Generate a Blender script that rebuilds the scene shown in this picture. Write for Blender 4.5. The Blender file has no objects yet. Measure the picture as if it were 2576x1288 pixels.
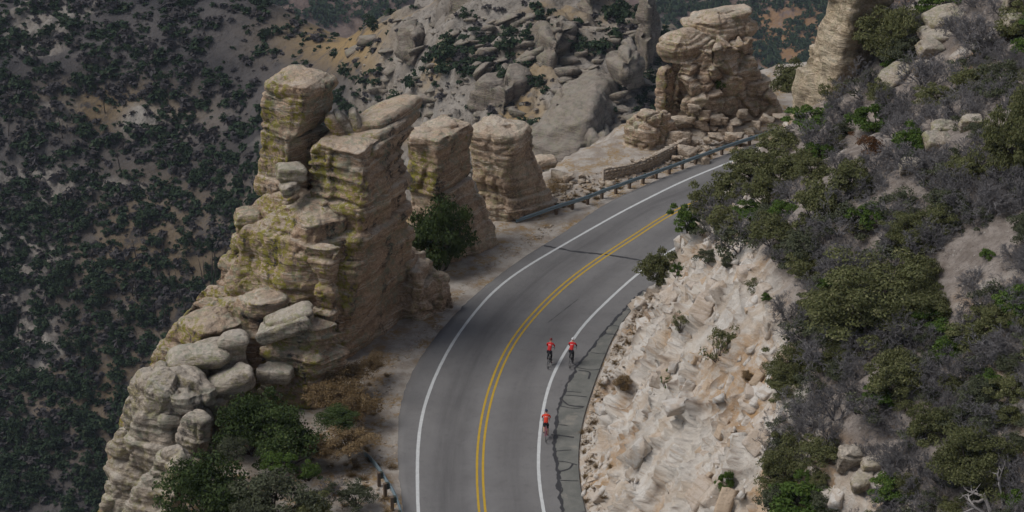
import bpy, bmesh, math, random
import numpy as np
from mathutils import Vector, Matrix
from mathutils.bvhtree import BVHTree

R = math.radians
scene = bpy.context.scene
col = scene.collection

# ------------------------------------------------------------------ camera
CAM_H, PITCH, FPX = 58.3, R(25.0), 5000.0          # height over the road, tilt, focal length (image 2576 wide)
cam_d = bpy.data.cameras.new('camera')
cam_d.sensor_width = 36.0
cam_d.lens = 36.0 * FPX / 2576.0
cam_d.clip_start, cam_d.clip_end = 1.0, 9000.0
cam = bpy.data.objects.new('camera', cam_d)
col.objects.link(cam)
cam.location = (0, 0, CAM_H)
cam.rotation_euler = (math.pi / 2 - PITCH, 0, 0)
scene.camera = cam

# ------------------------------------------------------------------ sky and sun (overcast, soft from the left)
SUN_AZ, SUN_EL = R(-95.0), R(54.0)                  # azimuth from +Y towards +X
world = bpy.data.worlds.new('World')
scene.world = world
world.use_nodes = True
wn = world.node_tree.nodes; wl = world.node_tree.links
wn.clear()
sky = wn.new('ShaderNodeTexSky'); sky.sky_type = 'NISHITA'; sky.sun_disc = False
sky.sun_elevation = SUN_EL; sky.sun_rotation = SUN_AZ
sky.altitude = 1800; sky.air_density = 1.0; sky.dust_density = 3.0; sky.ozone_density = 1.0
hsv = wn.new('ShaderNodeHueSaturation'); hsv.inputs['Saturation'].default_value = 0.55
bg = wn.new('ShaderNodeBackground'); bg.inputs['Strength'].default_value = 0.052
wo = wn.new('ShaderNodeOutputWorld')
wl.new(sky.outputs[0], hsv.inputs['Color']); wl.new(hsv.outputs[0], bg.inputs[0]); wl.new(bg.outputs[0], wo.inputs[0])

sun_d = bpy.data.lights.new('sun', 'SUN')
sun_d.energy = 1.5; sun_d.angle = R(36.0); sun_d.color = (1.0, 0.975, 0.945)
sun = bpy.data.objects.new('sun', sun_d); col.objects.link(sun)
sdir = Vector((math.sin(SUN_AZ) * math.cos(SUN_EL), math.cos(SUN_AZ) * math.cos(SUN_EL), math.sin(SUN_EL)))
sun.rotation_euler = sdir.to_track_quat('Z', 'Y').to_euler()
sun.location = (-40, 80, 120)

vs = scene.view_settings
vs.view_transform = 'Standard'; vs.look = 'None'; vs.exposure = 0.78; vs.gamma = 1.0; vs.use_curve_mapping = False
scene.render.engine = 'CYCLES'
scene.cycles.use_denoising = True
scene.cycles.use_adaptive_sampling = True; scene.cycles.adaptive_threshold = 0.025; scene.cycles.volume_bounces = 0
scene.cycles.max_bounces = 4; scene.cycles.diffuse_bounces = 2; scene.cycles.transparent_max_bounces = 4

# ------------------------------------------------------------------ measuring helpers (pixel of the photo -> point of the place)
CO, SI = math.cos(PITCH), math.sin(PITCH)
def ray(px, py):
    u = (px - 1288.0) / FPX; v = -(py - 644.0) / FPX
    return np.array([u, CO + v * SI, -SI + v * CO])
def gp(px, py, z=0.0):
    d = ray(px, py); return np.array([0, 0, CAM_H]) + d * ((z - CAM_H) / d[2])
def at(px, py, Y):
    d = ray(px, py); return np.array([0, 0, CAM_H]) + d * (Y / d[1])
def depth_of(Y, z): return Y * CO + (CAM_H - z) * SI
def xat(px, Y, z): return (px - 1288.0) / FPX * depth_of(Y, z)

# ------------------------------------------------------------------ numeric noise
_rng = np.random.RandomState(7)
_perm = np.concatenate([_rng.permutation(256)] * 3)
_g3 = _rng.normal(size=(256, 3)); _g3 /= np.linalg.norm(_g3, axis=1)[:, None]
_jit = _rng.rand(256, 3); _val = _rng.rand(256)
def _h(i, j, k): return _perm[(_perm[(_perm[i & 255] + j) & 255] + k) & 255]
def perlin(p):
    i = np.floor(p).astype(np.int64); f = p - i
    u = f * f * f * (f * (f * 6 - 15) + 10)
    out = 0
    for a in (0, 1):
        for b in (0, 1):
            for c in (0, 1):
                g = _g3[_h(i[..., 0] + a, i[..., 1] + b, i[..., 2] + c)]
                dv = (g[..., 0] * (f[..., 0] - a) + g[..., 1] * (f[..., 1] - b) + g[..., 2] * (f[..., 2] - c))
                w = (u[..., 0] if a else 1 - u[..., 0]) * (u[..., 1] if b else 1 - u[..., 1]) * (u[..., 2] if c else 1 - u[..., 2])
                out = out + w * dv
    return out * 1.6
def fbm(p, oct=4, lac=2.03, gain=0.5):
    p = np.asarray(p, float); a, s, o = 1.0, 0.0, 0.0
    for q in range(oct):
        o = o + a * perlin(p + 17.3 * q); s += a; a *= gain; p = p * lac
    return o / s
def ridged(p, oct=4):
    p = np.asarray(p, float); a, s, o = 1.0, 0.0, 0.0
    for q in range(oct):
        o = o + a * (1 - 2 * np.abs(perlin(p + 9.1 * q))); s += a; a *= 0.5; p = p * 2.07
    return o / s
_tilt = _rng.normal(size=(256, 3))
def worley(p):
    """nearest two distances, a random value per cell, and a random facet tilt within the cell"""
    i = np.floor(p).astype(np.int64)
    f1 = np.full(p.shape[:-1], 9.0); f2 = f1.copy(); hc = np.zeros(p.shape[:-1], np.int64); qc = np.zeros(p.shape)
    for a in (-1, 0, 1):
        for b in (-1, 0, 1):
            for c in (-1, 0, 1):
                h = _h(i[..., 0] + a, i[..., 1] + b, i[..., 2] + c)
                q = _jit[h] + np.stack([i[..., 0] + a, i[..., 1] + b, i[..., 2] + c], -1) - p
                d = np.sqrt((q * q).sum(-1)); n1 = d < f1
                f2 = np.where(n1, f1, np.minimum(f2, d)); hc = np.where(n1, h, hc); qc = np.where(n1[..., None], q, qc); f1 = np.where(n1, d, f1)
    return f1, f2, _val[hc], (qc * _tilt[hc]).sum(-1)
def worley2(x, y):
    i = np.floor(x).astype(np.int64); j = np.floor(y).astype(np.int64)
    f1 = np.full(x.shape, 9.0); f2 = f1.copy(); hc = np.zeros(x.shape, np.int64); qx = np.zeros(x.shape); qy = np.zeros(x.shape)
    for a in (-1, 0, 1):
        for b in (-1, 0, 1):
            h = _h(i + a, j + b, 0 * i); dx, dy = _jit[h, 0] + i + a - x, _jit[h, 1] + j + b - y; d = np.hypot(dx, dy)
            n1 = d < f1
            f2 = np.where(n1, f1, np.minimum(f2, d)); hc = np.where(n1, h, hc); qx = np.where(n1, dx, qx); qy = np.where(n1, dy, qy); f1 = np.where(n1, d, f1)
    return f1, f2, _val[hc], qx * _tilt[hc, 0] + qy * _tilt[hc, 1]
def unit(a): return a / (np.linalg.norm(a, axis=-1, keepdims=True) + 1e-9)
def sstep(a, b, x):
    t = np.clip((x - a) / (b - a), 0, 1); return t * t * (3 - 2 * t)
def layers(q, thick, seed=0, soft=0.25):
    """random stepped offset of sedimentary beds, with a groove at each bedding joint"""
    t = q / thick; i = np.floor(t).astype(np.int64); f = t - i
    r = lambda k: _val[_perm[(k * 7 + seed * 31) & 255]]
    v = r(i) + (r(i + 1) - r(i)) * sstep(1 - soft, 1.0, f)
    g = np.exp(-((np.minimum(f, 1 - f)) / 0.09) ** 2)
    return v - 0.5, g * (0.35 + 0.65 * r(i + 91))

# ------------------------------------------------------------------ object helpers
ORG = {}
def mk(name, V, F, mat, parent=None, smooth=True, attrs=None, uv=None):
    V = np.asarray(V, float).reshape(-1, 3)
    o_ = ORG.get(parent.name) if parent is not None else None
    if o_ is not None: V = V - o_
    me = bpy.data.meshes.new(name)
    if isinstance(F, np.ndarray):
        k = F.shape[1]
        me.vertices.add(len(V)); me.vertices.foreach_set('co', V.astype(np.float32).ravel())
        me.loops.add(F.size); me.loops.foreach_set('vertex_index', F.astype(np.int32).ravel())
        me.polygons.add(len(F)); me.polygons.foreach_set('loop_start', np.arange(0, F.size, k, dtype=np.int32))
        me.update(calc_edges=True)
    else:
        me.from_pydata(V.tolist(), [], [list(map(int, f)) for f in F]); me.update()
    if smooth: me.polygons.foreach_set('use_smooth', np.ones(len(me.polygons), dtype=bool))
    for nm, a in (attrs or {}).items():
        at_ = me.attributes.new(nm, 'FLOAT', 'POINT'); at_.data.foreach_set('value', np.asarray(a, np.float32).ravel())
    if uv is not None:
        l = me.uv_layers.new(name='UVMap'); li = np.zeros(len(me.loops), np.int32); me.loops.foreach_get('vertex_index', li)
        l.data.foreach_set('uv', np.asarray(uv, np.float32).reshape(-1, 2)[li].ravel())
    if mat: me.materials.append(mat)
    o = bpy.data.objects.new(name, me); col.objects.link(o)
    if parent is not None:
        o.parent = parent
        if o_ is not None: ORG[o.name] = o_
    return o
def tag(o, label, cat, group=None):
    o['label'] = label; o['category'] = cat
    if group: o['group'] = group
    return o
def thing(name, label, cat, loc=(0, 0, 0), group=None, rz=0.0):
    o = bpy.data.objects.new(name, None); col.objects.link(o); o.empty_display_size = 0.3
    o.location = loc; o.rotation_euler = (0, 0, rz)
    ORG[o.name] = np.array(loc, float)
    return tag(o, label, cat, group)
def local_thing(name, label, cat, group=None):
    o = thing(name, label, cat, (0, 0, 0), group); return o
def struct(o): o['kind'] = 'structure'; return o
def stuff(o, label, cat): o['kind'] = 'stuff'; o['label'] = label; o['category'] = cat; return o
def copy_tree(root, loc, rz, sc, label=None, cat=None, group=None):
    c = root.copy(); col.objects.link(c); c.location = loc; c.rotation_euler = (0, 0, rz)
    c.scale = sc if hasattr(sc, '__len__') else (sc, sc, sc)
    if label: tag(c, label, cat or root['category'], group)
    for ch in root.children:
        d = ch.copy(); col.objects.link(d); d.parent = c
        for g in ch.children:
            e = g.copy(); col.objects.link(e); e.parent = d
    return c
def kill_tree(root):
    for ch in list(root.children):
        for g in list(ch.children): bpy.data.objects.remove(g)
        bpy.data.objects.remove(ch)
    bpy.data.objects.remove(root)
def gridfaces(nu, nv, wrap=False):
    i = np.arange(nu - 1)[:, None]; j = np.arange(nv if wrap else nv - 1)[None, :]
    jn = (j + 1) % nv
    a = i * nv + j; b = i * nv + jn; c = (i + 1) * nv + jn; d = (i + 1) * nv + j
    return np.stack([a, b, c, d], -1).reshape(-1, 4)
def vnormals(V, F):
    N = np.zeros_like(V)
    fn = np.cross(V[F[:, 2]] - V[F[:, 0]], V[F[:, 3]] - V[F[:, 1]])
    for k in range(4): np.add.at(N, F[:, k], fn)
    return N / (np.linalg.norm(N, axis=1)[:, None] + 1e-12)

# ------------------------------------------------------------------ materials
class NT:
    def __init__(s, name, rough=0.9, spec=0.2):
        s.m = bpy.data.materials.new(name); s.m.use_nodes = True
        s.t = s.m.node_tree; s.b = s.t.nodes['Principled BSDF']
        s.b.inputs['Roughness'].default_value = rough; s.b.inputs['Specular IOR Level'].default_value = spec
        s._p = None
    def n(s, typ, **k):
        x = s.t.nodes.new(typ)
        for a, v in k.items(): setattr(x, a, v)
        return x
    def set(s, sock, v):
        if isinstance(v, bpy.types.NodeSocket): s.t.links.new(v, sock)
        elif v is not None:
            if hasattr(v, '__len__') and len(v) == 3 and sock.type == 'RGBA': v = (*v, 1)
            sock.default_value = v
    def pos(s):
        if s._p is None: s._p = s.n('ShaderNodeNewGeometry')
        return s._p.outputs['Position']
    def nrm(s): s.pos(); return s._p.outputs['Normal']
    def island(s): s.pos(); return s._p.outputs['Random Per Island']
    def objrand(s): return s.n('ShaderNodeObjectInfo').outputs['Random']
    def objco(s): return s.n('ShaderNodeTexCoord').outputs['Object']
    def attr(s, nm): return s.n('ShaderNodeAttribute', attribute_name=nm).outputs['Fac']
    def uv(s): return s.n('ShaderNodeTexCoord').outputs['UV']
    def vmul(s, v, k):
        x = s.n('ShaderNodeVectorMath', operation='MULTIPLY'); s.set(x.inputs[0], v); x.inputs[1].default_value = k; return x.outputs[0]
    def vadd(s, a, b):
        x = s.n('ShaderNodeVectorMath', operation='ADD'); s.set(x.inputs[0], a); s.set(x.inputs[1], b); return x.outputs[0]
    def dot(s, a, k):
        x = s.n('ShaderNodeVectorMath', operation='DOT_PRODUCT'); s.set(x.inputs[0], a); x.inputs[1].default_value = k; return x.outputs['Value']
    def noise(s, scale, detail=5, rough=0.55, vec=None, dist=0.0, colour=False):
        x = s.n('ShaderNodeTexNoise'); s.set(x.inputs['Vector'], s.pos() if vec is None else vec)
        x.inputs['Scale'].default_value = scale; x.inputs['Detail'].default_value = detail; x.inputs['Roughness'].default_value = rough
        x.inputs['Distortion'].default_value = dist
        return x.outputs['Color' if colour else 'Fac']
    def voro(s, scale, feature='DISTANCE_TO_EDGE', vec=None):
        x = s.n('ShaderNodeTexVoronoi', feature=feature); s.set(x.inputs['Vector'], s.pos() if vec is None else vec)
        x.inputs['Scale'].default_value = scale; return x
    def math(s, op, a, b=None, clamp=False):
        x = s.n('ShaderNodeMath', operation=op, use_clamp=clamp); s.set(x.inputs[0], a)
        if b is not None: s.set(x.inputs[1], b)
        return x.outputs[0]
    def rng(s, v, a, b, c=0.0, d=1.0):
        x = s.n('ShaderNodeMapRange', interpolation_type='SMOOTHSTEP'); s.set(x.inputs[0], v)
        for i, q in zip((1, 2, 3, 4), (a, b, c, d)): x.inputs[i].default_value = q
        return x.outputs[0]
    def mix(s, f, a, b, mode='MIX'):
        x = s.n('ShaderNodeMix', data_type='RGBA', blend_type=mode); s.set(x.inputs[0], f); s.set(x.inputs[6], a); s.set(x.inputs[7], b)
        return x.outputs[2]
    def ramp(s, f, stops):
        x = s.n('ShaderNodeValToRGB'); s.set(x.inputs[0], f); e = x.color_ramp.elements
        while len(e) < len(stops): e.new(0.5)
        for k, (p, c) in zip(e, stops): k.position = p; k.color = (*c, 1)
        return x.outputs[0]
    def bump(s, h, strength=0.5, dist=0.1):
        x = s.n('ShaderNodeBump'); x.inputs['Strength'].default_value = strength; x.inputs['Distance'].default_value = dist
        s.set(x.inputs['Height'], h); s.t.links.new(x.outputs[0], s.b.inputs['Normal'])
    def out(s, c): s.set(s.b.inputs['Base Color'], c); return s.m

def plain(name, c, rough=0.6, metal=0.0, spec=0.3, var=0.12, scale=6.0):
    t = NT(name, rough, spec); t.b.inputs['Metallic'].default_value = metal
    n = t.noise(scale, 4, 0.6, t.objco())
    return t.out(t.mix(n, tuple(x * (1 - var) for x in c), tuple(min(1, x * (1 + var)) for x in c)))

def rock_mat(name, a, b, pale, lich=0.5, varn=0.5, lines=0.5, greyl=0.4, streakz=0.22, bump=0.85, top=0.5):
    t = NT(name, 0.92, 0.15)
    p = t.pos(); N = t.nrm()
    warp = t.vadd(p, t.vmul(t.noise(0.5, 4, 0.5, colour=True), (0.8, 0.8, 0.8)))
    base = t.mix(t.rng(t.noise(0.33, 6, 0.6), 0.3, 0.7), a, b)
    sv = t.vmul(warp, (0.10, 0.10, 1.6))
    st = t.noise(1.5, 5, 0.65, sv)
    base = t.mix(t.rng(st, 0.42, 0.62, 0, 0.75), base, tuple(x * 0.58 for x in a))
    sv2 = t.vmul(warp, (0.03, 0.03, 0.85))
    ln = t.noise(2.4, 3, 0.5, sv2)
    band = t.math('SUBTRACT', 1.0, t.rng(t.math('ABSOLUTE', t.math('SUBTRACT', ln, 0.53)), 0.004, 0.022))
    base = t.mix(t.math('MULTIPLY', band, lines), base, pale)
    grit = t.noise(7.0, 5, 0.7)
    base = t.mix(t.rng(grit, 0.42, 0.7, 0, 0.6), base, tuple(min(1, x * 1.35) for x in b))
    base = t.mix(t.rng(grit, 0.48, 0.3, 0, 0.55), base, tuple(x * 0.45 for x in a))
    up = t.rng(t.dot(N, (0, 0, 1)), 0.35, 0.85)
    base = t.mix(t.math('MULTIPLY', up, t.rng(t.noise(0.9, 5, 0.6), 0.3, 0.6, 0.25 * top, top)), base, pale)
    # dark desert varnish in drips down the steep faces
    v = t.noise(0.8, 6, 0.62, t.vmul(warp, (1.0, 1.0, streakz)))
    steep = t.rng(t.dot(N, (0, 0, 1)), 0.75, 0.3)
    spk = t.rng(t.noise(3.2, 6, 0.75), 0.38, 0.58)
    vm = t.math('MULTIPLY', t.math('MULTIPLY', t.rng(v, 0.5, 0.62), steep), t.math('MULTIPLY', spk, varn))
    base = t.mix(vm, base, (0.06, 0.055, 0.052))
    # grey-green crust lichen
    g = t.math('MULTIPLY', t.rng(t.noise(0.6, 3, 0.5), 0.45, 0.58), t.rng(t.noise(2.6, 5, 0.75), 0.44, 0.56))
    base = t.mix(t.math('MULTIPLY', g, greyl), base, (0.27, 0.30, 0.22))
    # yellow-green lichen on the faces turned away from the road
    lf = t.rng(t.dot(N, (-0.75, -0.6, 0.0)), -0.05, 0.6)
    lm = t.math('MULTIPLY', t.rng(t.noise(0.45, 3, 0.55), 0.40, 0.54), t.rng(t.noise(2.6, 6, 0.78), 0.47, 0.55))
    base = t.mix(t.math('MULTIPLY', t.math('MULTIPLY', lm, lf), lich), base, (0.29, 0.255, 0.035))
    h = t.math('ADD', t.noise(1.7, 7, 0.72, t.vmul(p, (1, 1, 2.4))), t.math('MULTIPLY', t.noise(1.0, 3, 0.6, t.vmul(p, (0.35, 0.35, 5.5))), 0.55))
    t.bump(h, bump, 0.6)
    return t.out(base)

def leaf_mat(name, c0, c1, c2=None, trans=0.25):
    t = NT(name, 0.75, 0.15)
    k = t.mix(t.island(), c0, c1)
    if c2: k = t.mix(t.rng(t.island(), 0.86, 0.98, 0, 0.8), k, c2)
    k = t.mix(t.objrand(), k, t.mix(0.5, k, tuple(x * 0.7 for x in c0)))
    tr = t.n('ShaderNodeBsdfTranslucent'); t.set(tr.inputs[0], k)
    mx = t.n('ShaderNodeMixShader'); mx.inputs[0].default_value = trans
    o = t.t.nodes['Material Output']
    t.t.links.new(t.b.outputs[0], mx.inputs[1]); t.t.links.new(tr.outputs[0], mx.inputs[2]); t.t.links.new(mx.outputs[0], o.inputs[0])
    return t.out(k)

MT = {}
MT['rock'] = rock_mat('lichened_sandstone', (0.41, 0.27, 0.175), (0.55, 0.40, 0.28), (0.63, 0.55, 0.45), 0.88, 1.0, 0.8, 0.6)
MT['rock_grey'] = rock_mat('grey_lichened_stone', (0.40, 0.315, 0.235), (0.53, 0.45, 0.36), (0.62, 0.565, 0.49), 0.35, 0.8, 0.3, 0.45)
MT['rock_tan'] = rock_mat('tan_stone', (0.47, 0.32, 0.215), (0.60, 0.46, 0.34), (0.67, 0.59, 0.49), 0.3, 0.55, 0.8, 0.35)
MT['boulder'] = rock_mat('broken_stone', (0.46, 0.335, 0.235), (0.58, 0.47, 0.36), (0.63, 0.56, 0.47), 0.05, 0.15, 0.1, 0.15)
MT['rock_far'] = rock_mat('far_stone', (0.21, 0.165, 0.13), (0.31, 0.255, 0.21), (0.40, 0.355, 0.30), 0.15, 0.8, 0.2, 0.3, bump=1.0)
MT['rock_pale'] = rock_mat('pale_hill_stone', (0.50, 0.37, 0.24), (0.62, 0.51, 0.37), (0.66, 0.58, 0.48), 0.1, 0.25, 0.2, 0.2)

def cliff_material():
    t = NT('white_cut_rock_and_soil', 0.95, 0.1)
    uv = t.uv(); uw = t.vadd(uv, t.vmul(t.noise(0.6, 4, 0.55, colour=True), (0.9, 0.9, 0)))
    base = t.mix(t.rng(t.noise(0.5, 6, 0.6), 0.32, 0.68), (0.55, 0.49, 0.42), (0.68, 0.635, 0.575))
    fl = t.noise(1.0, 6, 0.62, t.vmul(uw, (0.9, 0.13, 1)))
    base = t.mix(t.rng(fl, 0.50, 0.60, 0, 0.75), base, (0.52, 0.42, 0.32))
    base = t.mix(t.math('MULTIPLY', t.attr('stain'), t.rng(t.noise(1.3, 6, 0.7), 0.36, 0.60)), base, (0.45, 0.285, 0.15))
    st = t.noise(3.0, 5, 0.65, t.vmul(uw, (0.18, 1.3, 1)))
    base = t.mix(t.math('MULTIPLY', t.rng(st, 0.52, 0.62, 0, 0.75), t.rng(t.noise(0.3, 3, 0.5), 0.40, 0.55)), base, (0.44, 0.34, 0.25))
    base = t.mix(t.rng(t.noise(5, 6, 0.75), 0.45, 0.32, 0, 0.5), base, (0.36, 0.28, 0.21))
    base = t.mix(t.math('MULTIPLY', t.attr('cleft'), 0.85), base, (0.17, 0.12, 0.085))
    soil = t.mix(t.rng(t.noise(1.2, 6, 0.65), 0.35, 0.65), (0.20, 0.165, 0.14), (0.33, 0.285, 0.25))
    soil = t.mix(t.rng(t.noise(7, 6, 0.75), 0.47, 0.32, 0, 0.75), soil, (0.07, 0.058, 0.05))
    stones = t.voro(2.6, 'F1'); soil = t.mix(t.math('MULTIPLY', t.rng(stones.outputs['Distance'], 0.20, 0.12), t.rng(t.noise(0.7, 3, 0.5), 0.42, 0.58)), soil, (0.36, 0.33, 0.295))
    c = t.mix(t.attr('soil'), base, soil)
    h = t.noise(3.0, 6, 0.72, t.vmul(uv, (1.2, 0.8, 1)))
    t.bump(h, 0.8, 0.35)
    return t.out(c)
MT['cliff'] = cliff_material()

def ground_material():
    t = NT('pale_gravel_shoulder', 0.95, 0.1)
    g = t.mix(t.rng(t.noise(0.8, 6, 0.6), 0.35, 0.65), (0.34, 0.285, 0.235), (0.50, 0.45, 0.395))
    g = t.mix(t.rng(t.noise(10, 8, 0.75), 0.47, 0.3, 0, 0.75), g, (0.20, 0.15, 0.11))
    st = t.voro(5.0, 'F1'); g = t.mix(t.rng(st.outputs['Distance'], 0.2, 0.1, 0, 0.6), g, (0.54, 0.49, 0.43))
    gr = t.math('MULTIPLY', t.rng(t.noise(0.55, 4, 0.6), 0.48, 0.60), t.rng(t.noise(4.0, 8, 0.75), 0.40, 0.58))
    g = t.mix(t.math('MULTIPLY', gr, 0.9), g, (0.33, 0.21, 0.085))
    t.bump(t.noise(4, 8, 0.78), 0.8, 0.3)
    return t.out(g)
MT['ground'] = ground_material()

def canyon_material(name, soil0, soil1, gold, rock0, rock1, sc=1.0):
    t = NT(name, 0.95, 0.1)
    s = t.mix(t.rng(t.noise(0.05 * sc, 6, 0.6), 0.35, 0.65), soil0, soil1)
    s = t.mix(t.rng(t.noise(0.5 * sc, 8, 0.75), 0.48, 0.3, 0, 0.8), s, tuple(x * 0.35 for x in soil0))
    gm = t.math('MULTIPLY', t.attr('gold'), t.rng(t.noise(0.22 * sc, 6, 0.7), 0.34, 0.52))
    s = t.mix(gm, s, gold)
    r = t.mix(t.rng(t.noise(0.12 * sc, 6, 0.65), 0.35, 0.65), rock0, rock1)
    r = t.mix(t.rng(t.noise(0.7 * sc, 8, 0.75, t.vmul(t.pos(), (1, 1, 2.0))), 0.50, 0.34, 0, 0.85), r, tuple(x * 0.35 for x in rock0))
    c = t.mix(t.attr('rock'), s, r)
    t.bump(t.noise(0.6 * sc, 5, 0.72), 0.8, 1.0 / sc)
    return t.out(c)
MT['canyon'] = canyon_material('canyon_slope_soil', (0.048, 0.045, 0.046), (0.098, 0.088, 0.084), (0.30, 0.205, 0.095), (0.20, 0.175, 0.15), (0.31, 0.28, 0.245))
MT['far'] = canyon_material('far_ridge_soil', (0.17, 0.12, 0.10), (0.25, 0.19, 0.155), (0.27, 0.16, 0.08), (0.20, 0.17, 0.15), (0.27, 0.24, 0.21), 0.4)

MT['leaf_dark'] = leaf_mat('dark_green_leaves', (0.045, 0.070, 0.022), (0.085, 0.120, 0.038), (0.14, 0.165, 0.06))
MT['leaf_olive'] = leaf_mat('olive_leaves', (0.105, 0.115, 0.045), (0.19, 0.19, 0.082), (0.28, 0.255, 0.135))
MT['leaf_green'] = leaf_mat('bright_green_leaves', (0.060, 0.105, 0.020), (0.115, 0.175, 0.038), (0.20, 0.24, 0.07))
MT['leaf_grey'] = leaf_mat('grey_green_leaves', (0.075, 0.085, 0.048), (0.135, 0.145, 0.085), (0.20, 0.20, 0.13))
MT['leaf_far'] = leaf_mat('far_shrub_leaves', (0.026, 0.048, 0.024), (0.054, 0.082, 0.038), (0.09, 0.10, 0.055))
MT['brush_far'] = leaf_mat('far_dry_brush', (0.056, 0.050, 0.052), (0.098, 0.088, 0.088), (0.14, 0.115, 0.095))
MT['leaf_rust'] = leaf_mat('rust_leaves', (0.12, 0.06, 0.03), (0.19, 0.10, 0.05), (0.22, 0.15, 0.07))
MT['dry'] = leaf_mat('dry_brush_stalks', (0.20, 0.135, 0.068), (0.33, 0.235, 0.125), (0.43, 0.33, 0.19), 0.35)
MT['twig'] = leaf_mat('grey_dead_twigs', (0.14, 0.13, 0.13), (0.26, 0.245, 0.245), (0.34, 0.32, 0.31), 0.05)
MT['deadwood'] = leaf_mat('pale_dead_branches', (0.22, 0.20, 0.19), (0.34, 0.31, 0.29), None, 0.0)
MT['bark'] = plain('dark_bark', (0.055, 0.042, 0.035), 0.9, var=0.4, scale=9)

# ------------------------------------------------------------------ the road: measured lines on the road plane
LINE_L = [(1052,1288),(1050,1200),(1053,1100),(1068,1020),(1098,940),(1140,860),(1195,785),(1250,725),(1310,680),(1400,626),(1480,580),(1560,535),(1640,494),(1720,455),(1795,424)]
LINE_Y = [(1213,1288),(1207,1200),(1211,1100),(1225,1020),(1250,940),(1290,860),(1345,790),(1400,735),(1460,685),(1530,637),(1600,592),(1700,530)]
LINE_R = [(1368,1288),(1355,1200),(1357,1100),(1368,1020),(1392,940),(1425,880),(1470,815),(1525,760),(1570,718),(1618,678)]
EDGE_L = [(1015,1288),(1002,1190),(1000,1090),(1008,1010),(1032,945),(1070,880),(1125,812),(1190,745),(1260,688),(1335,636),(1412,589),(1535,506),(1592,480),(1698,434),(1801,397)]
TAR = [(1417,1288),(1408,1245),(1403,1187),(1396,1148),(1396,1100),(1400,1061),(1415,998),(1454,920),(1493,871),(1527,828),(1556,794),(1590,760),(1617,730)]
EDGE_R = [(1474,1288),(1458,1211),(1455,1148),(1462,1080),(1493,973),(1522,896),(1556,823),(1585,785),(1625,735)]
G2 = lambda l: [tuple(gp(x, y)[:2]) for x, y in l]
near = [(12,52),(7.5,60),(4,68),(1.5,75),(-0.3,82)]           # the yellow line carried on below the frame ...
farc = [(15.6,136.1),(18.2,138.7),(24.5,144.2),(32,149.3),(41,153.5),(52,156)]   # ... and behind the hill
def offs(pts, d):
    p = np.array(pts, float); t = np.gradient(p, axis=0); t /= np.linalg.norm(t, axis=1)[:, None]
    return p + d * np.stack([t[:, 1], -t[:, 0]], 1)
def spline(pts, step=0.4):
    p = np.array(pts, float); s = np.r_[0, np.cumsum(np.linalg.norm(np.diff(p, axis=0), axis=1))]
    q = np.arange(0, s[-1], step); out = np.zeros((len(q), p.shape[1]))
    m = np.gradient(p, s, axis=0)
    k = np.clip(np.searchsorted(s, q, side='right') - 1, 0, len(s) - 2)
    h = (s[k + 1] - s[k]); t = ((q - s[k]) / h)[:, None]; h = h[:, None]
    out = (2*t**3-3*t**2+1)*p[k] + (t**3-2*t**2+t)*h*m[k] + (-2*t**3+3*t**2)*p[k+1] + (t**3-t**2)*h*m[k+1]
    return out
def smooth_line(a, n=9):
    k = np.ones(n) / n; b = np.stack([np.convolve(np.pad(a[:, i], n // 2, mode='edge'), k, 'valid') for i in range(a.shape[1])], 1)
    b[:n//2] = a[:n//2]; b[-(n//2):] = a[-(n//2):]; return b
NX, FX = np.array(near), np.array(farc)
yl = G2(LINE_Y); yl_full = list(map(tuple, NX)) + yl + list(map(tuple, FX))
CEN = smooth_line(spline(yl_full), 11)
def build_side(pts, dn, df, cut):
    """measured polyline, carried on parallel to the centre line at both ends"""
    pts = G2(pts); a = offs(NX, dn); f = offs(np.array(yl_full), df)
    ytop = pts[-1][1]; xtop = pts[-1][0]
    tailp = [tuple(q) for q in f if q[1] > ytop + cut]
    return smooth_line(spline([tuple(q) for q in a if q[1] < pts[0][1] - 3] + pts + tailp), 11)
CL = build_side(LINE_L, -3.5, -3.55, 2)
CR = build_side(LINE_R, 3.35, 3.4, 2.5)
CEL = build_side(EDGE_L, -4.4, -4.7, 2)
CER = build_side(EDGE_R, 5.9, 5.4, 3)
CTAR = spline(G2(TAR), 0.15)
def arc(c): return np.r_[0, np.cumsum(np.linalg.norm(np.diff(c, axis=0), axis=1))]
def on(c, P):
    """for points P: (distance to curve c, signed + to the right; arc position; curve point; tangent)"""
    P = np.asarray(P, float); sh = P.shape[:-1]; P = P.reshape(-1, 2)
    best = np.full(len(P), 1e18); idx = np.zeros(len(P), int); tt = np.zeros(len(P))
    a, b = c[:-1], c[1:]; ab = b - a; L2 = (ab ** 2).sum(1)
    for s0 in range(0, len(P), 20000):
        q = P[s0:s0 + 20000]
        t = np.clip(((q[:, None] - a[None]) * ab[None]).sum(-1) / L2[None], 0, 1)
        d2 = ((q[:, None] - a[None] - t[..., None] * ab[None]) ** 2).sum(-1)
        k = d2.argmin(1); r = np.arange(len(q))
        best[s0:s0 + 20000] = d2[r, k]; idx[s0:s0 + 20000] = k; tt[s0:s0 + 20000] = t[r, k]
    A = a[idx] + tt[:, None] * ab[idx]; T = ab[idx] / np.sqrt(L2[idx])[:, None]
    sg = np.sign((P - A)[:, 0] * T[:, 1] - (P - A)[:, 1] * T[:, 0])
    S = arc(c)[idx] + tt * np.sqrt(L2[idx])
    return (np.sqrt(best) * sg).reshape(sh), S.reshape(sh)

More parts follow.
